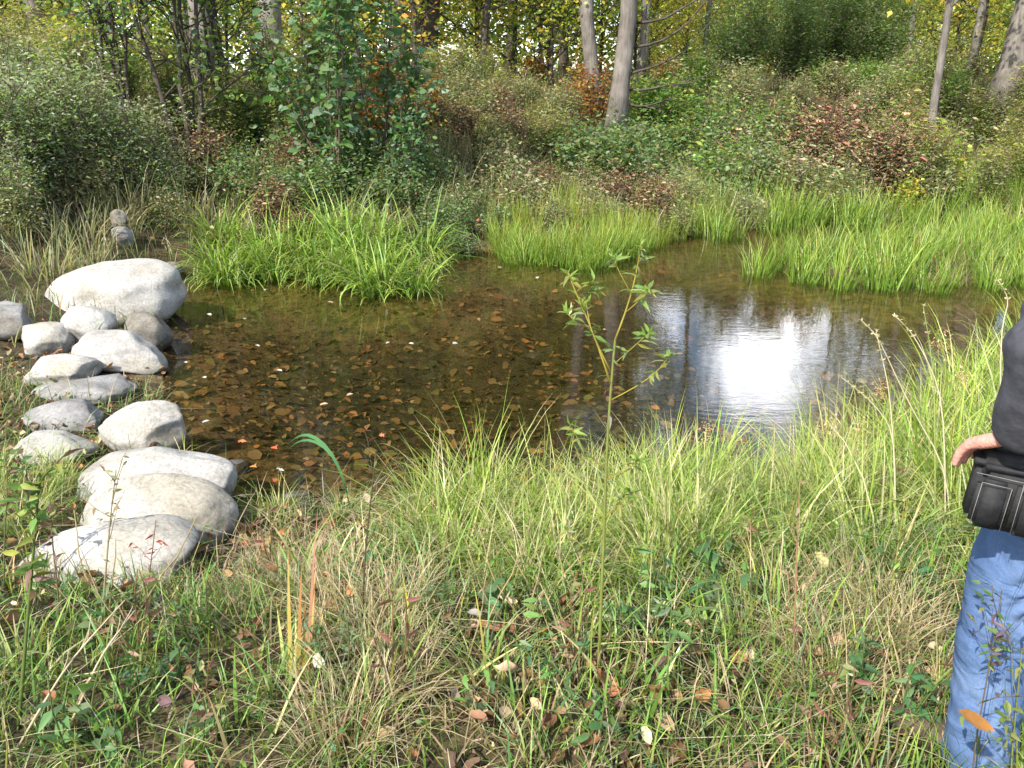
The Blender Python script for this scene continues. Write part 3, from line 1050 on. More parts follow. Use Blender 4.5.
rs = np.random.default_rng(91)


def zone(kind, n, x0, x1, d0, d1, label, group, smin, smax, name, mind=.45, skip=None):
    done = []
    for _ in range(n * 12):
        dist = rs.uniform(d0, d1)
        g = ground_at(rs.uniform(x0, x1), dist)
        if shore_dist(g[:1], g[1:2])[0] < .35:
            continue
        if abs(g[0] / g[1] + .455) < .085 and g[1] < 9.6:      # keep the stone pair in the grass clear
            continue
        if any((g[0] - q[0]) ** 2 + (g[1] - q[1]) ** 2 < mind ** 2 for q in done):
            continue
        done.append(g)
        put_shrub(kind, g, label, group, sc=rs.uniform(smin, smax), rz=rs.uniform(0, 6.28), name=name, zs=rs.uniform(.8, 1.15))
        if len(done) >= n:
            break


zone('dead', 15, 725, 905, 13.4, 15.8, 'withered red-brown shrub behind the right reeds', 'withered brown shrubs', .65, 1.4, 'dead_shrub', .35)
zone('dead', 10, 430, 690, 11.6, 14.5, 'withered brown shrub on the middle of the far bank', 'withered shrubs on the middle bank', .5, .85, 'dead_shrub', .5)
zone('dead', 4, 205, 330, 9.6, 11.0, 'low withered brown shrub under the left saplings', 'withered shrubs under the saplings', .5, .8, 'dead_shrub', .35)
zone('rusty', 6, 520, 720, 16.2, 18.5, 'orange and rust coloured bush at the wood edge', 'autumn coloured bushes', .6, 1.05, 'autumn_bush', .5)
zone('rusty', 5, 230, 440, 12.5, 15, 'rust coloured bush behind the left saplings', 'rusty bushes behind the saplings', .5, .9, 'autumn_bush', .6)
zone('weedy', 42, 430, 760, 11.0, 16.0, 'olive weedy bush on the middle of the far bank', 'weedy bushes on the far bank', .6, 1.1, 'weedy_bush', .4)
zone('bramble', 8, 560, 760, 13.4, 16.0, 'green bramble on the far bank below the leaning trunk', 'brambles on the far bank', .8, 1.3, 'bramble_bush', .5)
zone('goldenrod', 14, 430, 560, 13.0, 16.0, 'green goldenrod bush at the wood edge left of middle', 'goldenrod at the middle wood edge', .4, .75, 'goldenrod_bush', .45)
zone('goldenrod', 26, 880, 1130, 12.6, 17.5, 'yellow-green goldenrod bush on the right bank', 'goldenrod on the right bank', .8, 1.25, 'goldenrod_bush', .45)
zone('goldenrod', 20, -80, 330, 11.5, 15.5, 'green goldenrod bush higher on the left bank', 'goldenrod on the left bank', .7, 1.1, 'goldenrod_bush', .5)
zone('weedy', 12, 720, 930, 13.2, 15.4, 'olive weedy bush among the withered brown shrubs', 'weedy bushes among the brown shrubs', .8, 1.7, 'weedy_bush', .4)
zone('fern_green', 16, 640, 960, 13.8, 16.8, 'fresh green leafy bush behind the brown shrubs', 'green bushes behind the brown shrubs', .9, 1.5, 'leafy_bush', .5)
zone('bramble', 12, 220, 450, 10.3, 12.0, 'green bramble at the foot of the big-leaved bush', 'brambles under the big-leaved bush', .5, .9, 'bramble_bush', .4)
zone('weedy', 7, -60, 215, 8.2, 9.8, 'olive weedy bush low on the left bank', 'weedy bushes on the left bank', .6, .95, 'weedy_bush', .4)
zone('fern_green', 12, 640, 960, 17.0, 20.5, 'pale green leafy bush on the level ground before the wood', 'leafy bushes before the wood', .7, 1.2, 'leafy_bush', .6)
zone('weedy', 16, 640, 980, 16.4, 20.5, 'olive weedy bush on the level ground before the wood', 'weedy bushes before the wood', .8, 1.4, 'weedy_bush', .5)
zone('bramble', 6, 430, 500, 9.4, 11.5, 'dusky green bush hanging over the inlet', 'dusky bushes over the inlet', .4, .65, 'bramble_bush', .35)

# ------------------------------------------------------------------ reeds and grass clumps
def clump_mesh(seed, n, H, W, rad, lean, curl, c0, c1, seg=5, jit=.2):
    rng = np.random.default_rng(seed)
    a = Acc()
    r = rad * np.sqrt(rng.uniform(0, 1, n))
    th = rng.uniform(0, 2 * PI, n)
    P = np.stack([r * np.cos(th), r * np.sin(th), np.full(n, -.06)], 1)
    az = th + rng.normal(0, .9, n)
    blades(a, P, H * rng.uniform(.5, 1.1, n), W * rng.uniform(.7, 1.3, n), az, lean * np.abs(rng.normal(0, .7, n)) + .03,
           np.abs(rng.normal(curl, curl * .5, n)), pick(rng, n, c0, jit), pick(rng, n, c1, jit), seg, rng)
    return a.mesh('grass_clump', M['grass'])


SED = [clump_mesh(40 + i, 95, .85, .022, .16, .5, 2.1, [(3, (.13, .23, .025)), (1, (.08, .15, .025))], [(3, (.19, .29, .045)), (2, (.30, .37, .06)), (.5, STRAW)]) for i in range(3)]
REED = [clump_mesh(50 + i, 80, .85, .015, .24, .28, .6, [(3, (.12, .22, .025)), (1, (.15, .25, .025))], [(3, (.20, .30, .045)), (2, (.32, .37, .06)), (1, (.16, .26, .05)), (.6, (.40, .36, .10))], 4) for i in range(3)]
REEDY = [clump_mesh(55 + i, 110, .75, .011, .22, .16, .4, [(3, (.12, .18, .02)), (1, (.18, .2, .03))], [(3, (.27, .33, .05)), (1.3, (.38, .28, .06)), (3, (.20, .30, .045))], 4) for i in range(2)]
TUFT = [clump_mesh(60 + i, 120, .5, .006, .09, .35, 1.3, [(3, (.15, .24, .035)), (1, STRAW)], [(3, (.24, .33, .06)), (2, (.35, .38, .08)), (1.4, STRAW)]) for i in range(4)]
DRY = [clump_mesh(70 + i, 120, .5, .005, .12, .5, 1.5, [(3, TAN), (2, (.2, .2, .08))], [(3, STRAW), (1, TAN), (1, OLIVE)]) for i in range(3)]
TALL = [clump_mesh(80 + i, 60, .85, .011, .09, .25, .9, [(3, (.15, .26, .035))], [(3, (.25, .37, .04)), (2, (.36, .40, .07)), (1, STRAW)], 6) for i in range(3)]


def put_clump(meshes, x, y, label, cat, group, sc=1., name='grass_clump', zs=1., z=None):
    o = link(name, meshes[int(rs.integers(len(meshes)))])
    o.location = (x, y, hz(x, y) if z is None else z)
    o.rotation_euler = (0, 0, rs.uniform(0, 6.28))
    o.scale = (sc, sc, sc * zs)
    return tag(o, label, cat, group)


def in_poly(px, py, poly):
    c = False
    n = len(poly)
    for i in range(n):
        (x1, y1), (x2, y2) = poly[i], poly[(i + 1) % n]
        if (y1 > py) != (y2 > py) and px < (x2 - x1) * (py - y1) / (y2 - y1) + x1:
            c = not c
    return c


def clump_zone(meshes, n, poly, label, cat, group, smin, smax, name, mind, dmin=-9., zplane=None):
    pl = [tuple(at_z(u, v, ZW if zplane is None else zplane)[:2]) for u, v in poly]
    xs, ys = [p[0] for p in pl], [p[1] for p in pl]
    done = []
    for _ in range(n * 60):
        x, y = rs.uniform(min(xs), max(xs)), rs.uniform(min(ys), max(ys))
        if not in_poly(x, y, pl) or (abs(x / y + .455) < .05 and 5 < y < 9.2) or any((x - q[0]) ** 2 + (y - q[1]) ** 2 < mind ** 2 for q in done):
            continue
        if shore_dist(np.array([x]), np.array([y]))[0] < dmin:
            continue
        done.append((x, y))
        put_clump(meshes, x, y, label, cat, group, rs.uniform(smin, smax), name, rs.uniform(.85, 1.15), z=max(hz(x, y), ZW - .12))
        if len(done) >= n:
            break


clump_zone(SED, 28, [(205, 262), (430, 258), (436, 292), (385, 298), (320, 288), (280, 280), (225, 282)],
           'bright green arching sedge clump at the foot of the big-leaved bush', 'sedge', 'sedge clumps at the left inlet', .7, 1.15, 'sedge_clump', .2)
clump_zone(REED, 110, [(660, 210), (950, 196), (1100, 196), (1100, 222), (950, 222), (880, 224), (800, 228), (690, 242)],
           'tall green reed clump along the far right shore', 'reed', 'reed clumps along the far shore', .55, 1.0, 'reed_clump', .26)
clump_zone(REEDY, 50, [(480, 240), (520, 222), (690, 208), (700, 240), (640, 252), (590, 264), (540, 262), (505, 255)],
           'yellow-orange tipped reed clump on the middle of the far shore', 'reed', 'yellowing reed clumps', .55, .95, 'reed_clump', .26)
clump_zone(REED, 24, [(500, 252), (540, 256), (590, 258), (640, 247), (640, 254), (590, 268), (540, 266), (500, 258)],
           'green reed clump leaning over the water at the middle inlet', 'reed', 'reed clumps at the middle inlet', .5, .75, 'reed_clump', .18)
clump_zone(REED, 95, [(752, 266), (830, 264), (900, 258), (950, 240), (1120, 226), (1180, 290), (1030, 290), (960, 293), (880, 292), (800, 287), (748, 276)],
           'green reed clump on the spit standing in the pond', 'reed', 'reed clumps on the right spit', .4, .85, 'reed_clump', .25)
# dry and green bank grass behind
clump_zone(DRY, 90, [(430, 215), (470, 165), (700, 150), (760, 165), (740, 200), (600, 215), (480, 232)], 'pale dry grass tussock on the far bank', 'grass', 'dry tussocks on the far bank', 1.0, 1.7, 'grass_tussock', .3, .2)
clump_zone(DRY, 40, [(-60, 270), (-60, 215), (180, 215), (215, 250), (190, 262), (60, 268)], 'tan dry grass tussock low on the left bank', 'grass', 'dry tussocks on the left bank', .7, 1.2, 'grass_tussock', .25, .2)
clump_zone(SED, 16, [(-60, 268), (-60, 225), (150, 225), (210, 250), (120, 262), (50, 266)], 'green grass tussock low on the left bank', 'grass', 'green tussocks on the left bank', .55, .85, 'grass_tussock', .3, .2)

def clump_strip(meshes, n, x0, x1, d0, d1, label, cat, group, smin, smax, name, mind):
    done = []
    for _ in range(n * 30):
        g = ground_at(rs.uniform(x0, x1), rs.uniform(d0, d1))
        if shore_dist(g[:1], g[1:2])[0] < .3 or (abs(g[0] / g[1] + .455) < .06 and g[1] < 9.2) or any((g[0] - q[0]) ** 2 + (g[1] - q[1]) ** 2 < mind ** 2 for q in done):
            continue
        done.append(g)
        put_clump(meshes, g[0], g[1], label, cat, group, rs.uniform(smin, smax), name, rs.uniform(.8, 1.15))
        if len(done) >= n:
            break


BANK = [clump_mesh(150 + i, 90, .55, .012, .2, .5, 1.3, [(2, (.16, .17, .07)), (1, TAN)], [(3, (.36, .34, .18)), (2, (.24, .29, .12)), (2, STRAW), (1, SAGE)], 4) for i in range(3)]
clump_strip(BANK, 110, 430, 770, 11.2, 17, 'pale tangled grass tussock on the middle of the far bank', 'grass', 'pale tussocks on the middle bank', .8, 1.5, 'grass_tussock', .3)
clump_strip(BANK, 40, 770, 1130, 12.8, 17, 'pale tangled grass tussock on the right of the far bank', 'grass', 'pale tussocks on the right bank', .8, 1.5, 'grass_tussock', .4)
clump_strip(BANK, 85, -80, 430, 7.4, 13.5, 'pale tangled grass tussock on the left bank', 'grass', 'pale tussocks on the left bank', .8, 1.4, 'grass_tussock', .35)
# near bank clumps
clump_zone(TALL, 16, [(440, 512), (560, 512), (720, 495), (720, 540), (440, 550)], 'tall arching grass clump on the shore around the willow seedling', 'grass', 'tall grass on the middle shore', .5, .8, 'grass_clump', .16, .0, -.28)
clump_zone(TUFT, 42, [(430, 520), (620, 505), (800, 490), (860, 500), (840, 590), (640, 640), (440, 620)],
           'bright green fine grass clump on the near shore', 'grass', 'fine grass clumps on the near shore', .8, 1.25, 'grass_clump', .14, .02, -.25)
clump_zone(TUFT, 46, [(800, 480), (900, 440), (1000, 380), (1060, 360), (1100, 560), (860, 620), (800, 560)],
           'lush green grass clump before the person on the right', 'grass', 'grass clumps beside the person', 1.0, 1.5, 'grass_clump', .15, .0, -.25)
clump_zone(TALL, 22, [(870, 470), (930, 430), (1000, 380), (1060, 370), (1080, 480), (940, 540)],
           'tall grass clump with long blades left of the person', 'grass', 'tall grass left of the person', .75, 1.1, 'grass_clump', .17, .0, -.25)
clump_zone(DRY, 11, [(760, 600), (900, 580), (940, 700), (820, 740), (740, 680)],
           'matted straw-coloured grass clump in the right foreground', 'grass', 'straw clumps in the right foreground', .5, .8, 'grass_clump', .1, .0, -.05)
clump_zone(DRY, 8, [(320, 600), (430, 580), (440, 768), (300, 768)],
           'straw-coloured upright grass clump left of the middle foreground', 'grass', 'straw clumps in the middle foreground', .5, .75, 'grass_clump', .1, .0, 0)
clump_zone(DRY, 16, [(215, 590), (250, 545), (345, 540), (350, 620), (230, 625)], 'short sunlit straw clump right of the nearest boulder', 'grass', 'straw patch beside the nearest boulder', .28, .48, 'grass_clump', .1, .02, -.1)
clump_zone(TUFT, 9, [(250, 500), (440, 500), (440, 530), (260, 530)],
           'small green grass clump in the mud at the water edge', 'grass', 'small clumps at the water edge', .4, .7, 'grass_clump', .25, .0, -.3)
clump_zone(TUFT, 10, [(-20, 470), (90, 470), (60, 560), (-30, 560)],
           'thin green grass clump beside the near boulders', 'grass', 'thin clumps by the near boulders', .5, .8, 'grass_clump', .2, .0, -.25)


# ------------------------------------------------------------------ ground cover: short grass, thatch and litter as stuff
def near_points(n, x0, x1, y0, y1, dmin, rng, w=None, rocks=True):
    x = rng.uniform(x0, x1, n)
    y = rng.uniform(y0, y1, n)
    k = shore_dist(x, y) > dmin
    if rocks:
        for (rx, ry, ra, rb) in ROCKS[:14]:
            k &= ((x - rx) / (ra * .85)) ** 2 + ((y - ry) / (rb * .85)) ** 2 > 1
    if w is not None:
        k &= rng.uniform(0, 1, n) < w(x, y)
    x, y = x[k], y[k]
    return np.stack([x, y, height(x, y) - .01], 1)


rg = np.random.default_rng(300)
a = Acc()
P = near_points(125000, -4.2, 4.6, .5, 5.2, .03, rg, lambda x, y: np.clip(.75 + .7 * wob(x, y, 3.1, 21), .12, 1) * np.where((y > 2.9) & (x < -.55), .3 + .5 * (x < -3), 1.) * np.where(x < -1.2, .85, 1))
n = len(P)
pat = wob(P[:, 0], P[:, 1], 2.6, 5)
lush = sstep(.1, .9, P[:, 0] + .25 * pat) * .7 + .3 * sstep(2.4, 3.2, P[:, 1])
dryness = np.clip(.30 + .32 * wob(P[:, 0], P[:, 1], 1.7, 9) - .25 * lush + .5 * np.exp(-(((P[:, 0] + .75) / .45) ** 2 + ((P[:, 1] - 2.75) / .4) ** 2)), .08, .9)
isdry = rg.uniform(0, 1, n) < dryness
c0 = pick(rg, n, [(3, (.09, .16, .03)), (2, (.13, .19, .035)), (1, (.14, .12, .05))])
c1 = pick(rg, n, [(3, (.13, .25, .045)), (2.5, (.21, .33, .04)), (1.3, (.09, .19, .08)), (1, (.33, .33, .06))])
d0, d1 = pick(rg, n, [(2, (.24, .18, .1)), (1, (.2, .16, .08)), (1, BROWN)]), pick(rg, n, [(3, (.37, .3, .15)), (2, (.28, .2, .11)), (1, (.42, .37, .24))])
c0[isdry], c1[isdry] = d0[isdry], d1[isdry]
H = (.05 + .15 * rg.uniform(0, 1, n) ** 2 * (.6 + .7 * np.clip(wob(P[:, 0], P[:, 1], 5.5, 2) + .4, 0, 1.4)) + .16 * lush * rg.uniform(0, 1, n))
blades(a, P, H * 1.25, rg.uniform(.003, .0085, n), rg.uniform(0, 2 * PI, n), np.abs(rg.normal(.25, .4, n)) + .5 * isdry * rg.uniform(0, 1, n), np.abs(rg.normal(.9, .6, n)), c0, c1, 3, rg)
tag(a.build('short_grass', M['grass']), 'short mixed green and straw grass on the near bank', None, None, 'stuff')

# low creeping broad leaves
a = Acc()
P = near_points(16000, -4, 4.5, .7, 5, .05, rg, lambda x, y: np.clip(.35 + .6 * wob(x, y, 1.9, 4), .05, 1))
n = len(P)
P[:, 2] += rg.uniform(.01, .12, n)
L = rg.uniform(.012, .035, n)
leaves(a, P, rdir(rg, n, -.3, .5), norm(rdir(rg, n, .2, 1)), L, L * .5, pick(rg, n, [(3, (.08, .16, .04)), (2, (.13, .22, .05)), (1, BLUEGREEN), (.6, RUST)]), T_DIAMOND)
tag(a.build('ground_cover', M['leaf'], smooth=False), 'small-leaved green plants creeping through the near grass', None, None, 'stuff')

# thatch: fallen dry stalks lying every way
a = Acc()
P = near_points(8000, -4, 4.5, .7, 5, .02, rg, lambda x, y: np.clip(.4 + .7 * wob(x, y, 1.5, 8), .05, 1))
n = len(P)
P[:, 2] += rg.uniform(.0, .10, n)
blades(a, P, rg.uniform(.15, .5, n), rg.uniform(.002, .005, n), rg.uniform(0, 2 * PI, n), rg.uniform(1.0, 1.55, n), rg.uniform(-.1, .35, n),
       pick(rg, n, [(2, TAN), (2, STRAW), (1, BROWN)]), pick(rg, n, [(2, STRAW), (1, TAN), (1, (.5, .45, .33))]), 3, rg)
tag(a.build('dead_grass', M['grass']), 'dry straw stalks lying through the near grass', None, None, 'stuff')

# fallen leaves over land
a = Acc()
P = near_points(17000, -5, 5, .7, 6.5, .0, rg, lambda x, y: np.clip(.25 + .7 * wob(x, y, 2.2, 12) - .3 * wob(x, y, 3.1, 21) + .45 * np.exp(-((x - .3) ** 2 / .8 + (y - 2.0) ** 2 / .25)) + .6 * np.exp(-((x + 3.2) ** 2 + (y - 4.6) ** 2) / 2) + .7 * np.exp(-((x + 1.1) ** 2 / .3 + (y - 3.3) ** 2 / .3)), .02, 1))
n = len(P)
P[:, 2] += rg.uniform(.005, .08, n)
L = .02 + .06 * rg.uniform(0, 1, n) ** 1.5
leaves(a, P, rdir(rg, n, -.5, .6), norm(rdir(rg, n, .0, 1)), L, L * .65, pick(rg, n, [(4, BROWN), (2, (.24, .15, .085)), (1.2, RUST), (2, TAN), (1.5, (.1, .06, .04))], .3), T_DRY)
tag(a.build('leaf_litter', M['dead'], smooth=False), 'brown fallen leaves scattered over the near bank', None, None, 'stuff')

# leaves on the pond bed
a = Acc()
n = 30000
x, y = rg.uniform(SHORE[:, 0].min(), SHORE[:, 0].max(), n), rg.uniform(SHORE[:, 1].min(), 11, n)
dd = shore_dist(x, y)
dens = np.clip(1.15 - .75 * sstep(-.2, 2.2, x) - .7 * sstep(5.6, 8.2, y) + .3 * wob(x, y, 1.6, 17), .06, 1)
k = (dd < .05) & (rg.uniform(0, 1, n) < dens)
x, y = x[k], y[k]
n = len(x)
P = np.stack([x, y, height(x, y) + rg.uniform(-.022, .016, n)], 1)
L = np.clip(.055 * np.exp(rg.normal(0, .45, n)), .015, .13)
leaves(a, P, rdir(rg, n, -.3, .3), norm(rdir(rg, n, .55, 1)), L, L * .7,
       np.where((wob(x, y, 1.3, 6) + rg.normal(0, .35, n) > .1)[:, None], pick(rg, n, [(3, (.17, .125, .055)), (2, (.13, .12, .05)), (2, (.11, .085, .04))], .25), pick(rg, n, [(3, (.22, .13, .06)), (2, (.15, .09, .045)), (1.2, (.28, .15, .06)), (.15, (.42, .2, .07)), (1, (.3, .2, .11))], .25)), T_OVAL)
tag(a.build('submerged_leaves', M['dead'], smooth=False), 'brown and orange leaves lying on the pond bed', None, None, 'stuff')

# undergrowth carpet of the far bank
a = Acc()
rb = np.random.default_rng(410)
n = 90000
x, y = rb.uniform(-14, 18, n), rb.uniform(5.8, 24, n)
dd = shore_dist(x, y)
k = (dd > .1) & (rb.uniform(0, 1, n) < np.where(y > 17, .5, 1))
x, y = x[k], y[k]
n = len(x)
P = np.stack([x, y, height(x, y) - .01], 1)
mixd = np.clip(.5 + .6 * wob(x, y, .9, 3), 0, 1)
isd = rb.uniform(0, 1, n) < mixd * .55 + .1 * (y > 15)
c0 = pick(rb, n, [(3, (.05, .09, .02)), (2, OLIVE)])
c1 = pick(rb, n, [(3, (.10, .17, .03)), (2, OLIVE), (1, SAGE)])
c0[isd] = pick(rb, n, [(1, BROWN), (1, TAN)])[isd]
c1[isd] = pick(rb, n, [(1, STRAW), (2, TAN), (1, RUST)])[isd]
blades(a, P, rb.uniform(.12, .42, n), rb.uniform(.006, .014, n), rb.uniform(0, 6.28, n), np.abs(rb.normal(.2, .3, n)), np.abs(rb.normal(1., .6, n)), c0, c1, 3, rb)
P = np.stack([rb.uniform(-14, 18, 16000), rb.uniform(9, 26, 16000), np.zeros(16000)], 1)
P = P[shore_dist(P[:, 0], P[:, 1]) > .6]
P[:, 2] = height(P[:, 0], P[:, 1]) + rb.uniform(0, .25, len(P))
L = rb.uniform(.05, .1, len(P))
leaves(a, P, rdir(rb, len(P), -.3, .4), norm(rdir(rb, len(P), .2, 1)), L, L * .6, pick(rb, len(P), [(2, GREEN), (2, OLIVE), (1, RUST), (1, BROWN), (1, BRIGHT)]))
tag(a.build('undergrowth', M['grass'], smooth=False), 'mixed green and tan undergrowth over the far bank', None, None, 'stuff')

# ------------------------------------------------------------------ floating and fallen leaves one can point to
WHITE = (.40, .38, .32)
rl = np.random.default_rng(500)


def leaf_thing(name, p, L, col, label, group, tm, tilt=.0, rz=None, asp=.75):
    a = Acc()
    n1 = norm(np.array([[rl.normal(0, tilt), rl.normal(0, tilt), 1.]]))
    d = np.array([[1., 0, 0]])
    leaves(a, np.array([[-.5 * L, 0, 0]]), d, n1, np.array([L]), np.array([L * asp]), np.array([col]), tm)
    o = a.build(name, M['dead'], smooth=False, loc=p)
    o.rotation_euler = (0, 0, rl.uniform(0, 6.28) if rz is None else rz)
    return tag(o, label, 'leaf', group)


fl = [(209, 315, WHITE, 'pale'), (245, 319, WHITE, 'pale'), (185, 363, WHITE, 'pale'), (204, 378, WHITE, 'pale'), (257, 346, WHITE, 'pale'), (279, 371, WHITE, 'pale'),
      (411, 344, WHITE, 'pale'), (455, 344, WHITE, 'pale'), (324, 405, TAN, 'pale'), (537, 278, WHITE, 'pale'), (592, 291, WHITE, 'pale'), (206, 422, WHITE, 'pale'), (350, 395, TAN, 'pale'),
      (500, 268, WHITE, 'pale'), (556, 266, TAN, 'pale'), (265, 290, WHITE, 'pale'), (330, 303, TAN, 'pale'), (388, 343, WHITE, 'pale'), (605, 330, TAN, 'pale')]
for px, py, c, k in fl:
    leaf_thing('floating_leaf', at_z(px, py, ZW + .006), rl.uniform(.035, .07), c, 'pale leaf floating on the pond', 'pale leaves floating on the pond', T_CURL, .08)
for px, py, c, lb in [(244, 458, (.62, .16, .06), 'coral red leaf on wet stones right of the large boulders, the farther one'), (277, 467, (.6, .13, .05), 'coral red leaf on the wet margin, the nearer of two'),
                      (282, 485, (.7, .66, .6), 'white curled leaf beside the small tan stone'), (256, 482, (.45, .2, .05), 'orange leaf lying flat on the mud'),
                      (277, 496, (.3, .08, .03), 'dark rust leaf above the longish brown stone'), (384, 469, (.55, .2, .1), 'orange leaf floating behind the reddish weed')]:
    p = ground(px, py)
    p[2] = max(p[2], ZW) + .015
    leaf_thing('fallen_leaf', p, .075, c, lb, 'bright leaves at the water edge', T_MAPLE, .25)
big = [(55, 725, RUST, 'rust-red curled leaf low at the left edge of the grass'), (35, 748, TAN, 'tan leaf at the bottom left corner'), (195, 700, BROWN, 'large brown crumpled leaf left of the bottom middle'),
       (175, 690, (.24, .12, .07), 'brown leaf touching the large crumpled one'), (258, 674, (.5, .3, .12), 'golden tan leaf lying on green grass blades'), (322, 684, (.6, .52, .42), 'whitish dry leaf among the straw stems'),
       (475, 638, (.3, .26, .24), 'grey curled leaf in the middle of the foreground'), (510, 640, BROWN, 'brown leaf beside the grey curled one'), (543, 655, ORANGE, 'bright orange leaf in the middle foreground'),
       (590, 688, (.4, .2, .08), 'orange-brown leaf right of the bright orange one'), (600, 697, RUST, 'rusty leaf among thin grass right of middle'), (478, 748, (.3, .16, .09), 'upright brown leaf at the bottom middle'),
       (505, 738, TAN, 'tan folded leaf at the bottom middle'), (455, 720, (.4, .3, .22), 'pale brown leaf near the bottom middle'), (835, 664, (.42, .26, .17), 'pinkish tan leaf in the right straw'),
       (810, 678, (.4, .24, .14), 'tan leaf under the pinkish one'), (700, 720, (.42, .17, .06), 'orange-brown folded leaf right of the bottom middle'), (665, 495, (.05, .04, .06), 'dark purple leaf in the bright shore grass'),
       (720, 735, BROWN, 'brown withered leaf low right of the middle'), (790, 610, (.35, .25, .15), 'curled tan leaf over the right straw'), (930, 668, (.5, .4, .28), 'long pale curled leaf before the jeans'),
       (170, 730, (.15, .09, .09), 'dark brown leaf near the lower left'), (640, 640, TAN, 'tan leaf below the broad-leaved plant'), (560, 735, (.3, .18, .1), 'brown leaf lying in dark grass at the bottom'),
       (110, 655, (.2, .11, .07), 'brown leaf in shade below the nearest boulder'), (230, 590, (.4, .25, .12), 'tan leaf in the dry patch beside the nearest boulder')]
for px, py, c, lb in big:
    p = ground(px, py)
    p[2] += .07
    leaf_thing('fallen_leaf', p, rl.uniform(.035, .06), np.array(c) * .85, lb, 'single fallen leaves in the near grass', T_DRY, .9, asp=.85)
p = at_depth(975, 720, 1.5)
o = leaf_thing('fallen_leaf', p, .10, (.27, .125, .035), 'long orange-brown leaf caught in the weed before the jeans', 'single fallen leaves in the near grass', T_LONG, .2, rz=.1, asp=.5)
o.rotation_euler = (.7, .62, .15)


# ------------------------------------------------------------------ single near plants
def stem_line(p0, pts_px, dep):
    return np.array([p0] + [at_depth(u, v, dep) for u, v in pts_px])


def smooth_line(pts, n=14):
    pts = np.asarray(pts, float)
    t = np.linspace(0, 1, len(pts))
    tt = np.linspace(0, 1, n)
    k = np.stack([np.interp(tt, t, pts[:, j]) for j in range(3)], 1)
    for _ in range(2):
        k[1:-1] = .25 * k[:-2] + .5 * k[1:-1] + .25 * k[2:]
    return k


def plant(name, base_px, label, cat, group=None):
    g = ground(*base_px)
    e = empty(name, g)
    tag(e, label, cat, group)
    dep = (g - EYE) @ FW
    return e, g, dep


def leafy(acc, rng, pth, n, L, asp, pal, lo=.3, tm=T_LANCE, droop=-.2):
    i = rng.uniform(lo, 1, n) * (len(pth) - 1)
    j = np.minimum(i.astype(int), len(pth) - 2)
    P = pth[j] + (pth[j + 1] - pth[j]) * (i - j)[:, None]
    D = rdir(rng, n, droop - .3, droop + .6)
    leaves(acc, P, D, norm(rdir(rng, n, .1, 1)), L * rng.uniform(.6, 1.2, n), L * asp * rng.uniform(.7, 1.2, n), pick(rng, n, pal, .2), tm)


rp = np.random.default_rng(600)
# willow seedling in the middle
e, g, dep = plant('willow_sapling', (598, 690), 'slender willow seedling with yellow twigs rising before the pond', 'sapling')
dep = dep * 1.0
st, lf = Acc(), Acc()
main = smooth_line(stem_line(g, [(600, 620), (604, 540), (606, 460), (611, 385), (615, 340)], dep))
tube(st, main - g, np.linspace(.0055, .0036, 14), 6, (.2, .22, .05))
tw = [([(611, 385), (600, 350), (585, 312), (572, 285), (568, 272)], .0032), ([(615, 340), (626, 312), (636, 278), (641, 245)], .0032), ([(611, 372), (590, 330), (586, 300)], .0026),
      ([(611, 400), (640, 385), (660, 370), (672, 352)], .0022), ([(606, 470), (585, 452), (570, 425)], .002), ([(604, 480), (630, 470), (640, 458)], .0018), ([(626, 312), (640, 300), (650, 288)], .0016), ([(632, 295), (618, 270), (614, 258)], .0016), ([(592, 330), (575, 322), (566, 312)], .0015),
      ([(602, 560), (580, 545), (566, 528)], .0018), ([(603, 520), (622, 500), (634, 492)], .0018), ([(613, 365), (632, 348), (650, 332)], .0017), ([(580, 305), (590, 290), (594, 280)], .0014)]
for pp, r in tw:
    pth = smooth_line([at_depth(u, v, dep + rp.normal(0, .03)) if i else at_depth(u, v, dep) for i, (u, v) in enumerate(pp)], 8)
    tube(st, pth - g, np.linspace(r, r * .5, 8), 5, (.34, .28, .05))
    leafy(lf, rp, pth - g, 10, .05, .24, [(3, (.16, .23, .06)), (2, (.24, .28, .12)), (1, (.3, .28, .08))], .35)
    leafy(lf, rp, pth[-3:] - g, 9, .036, .28, [(3, (.18, .27, .05)), (1, (.3, .3, .16))], .3, droop=.3)
leafy(lf, rp, main - g, 8, .045, .24, [(3, (.2, .26, .1)), (2, (.3, .3, .2))], .5)
st.build('stem', M['leaf'], e)
lf.build('leaves', M['leaf'], e, smooth=False)

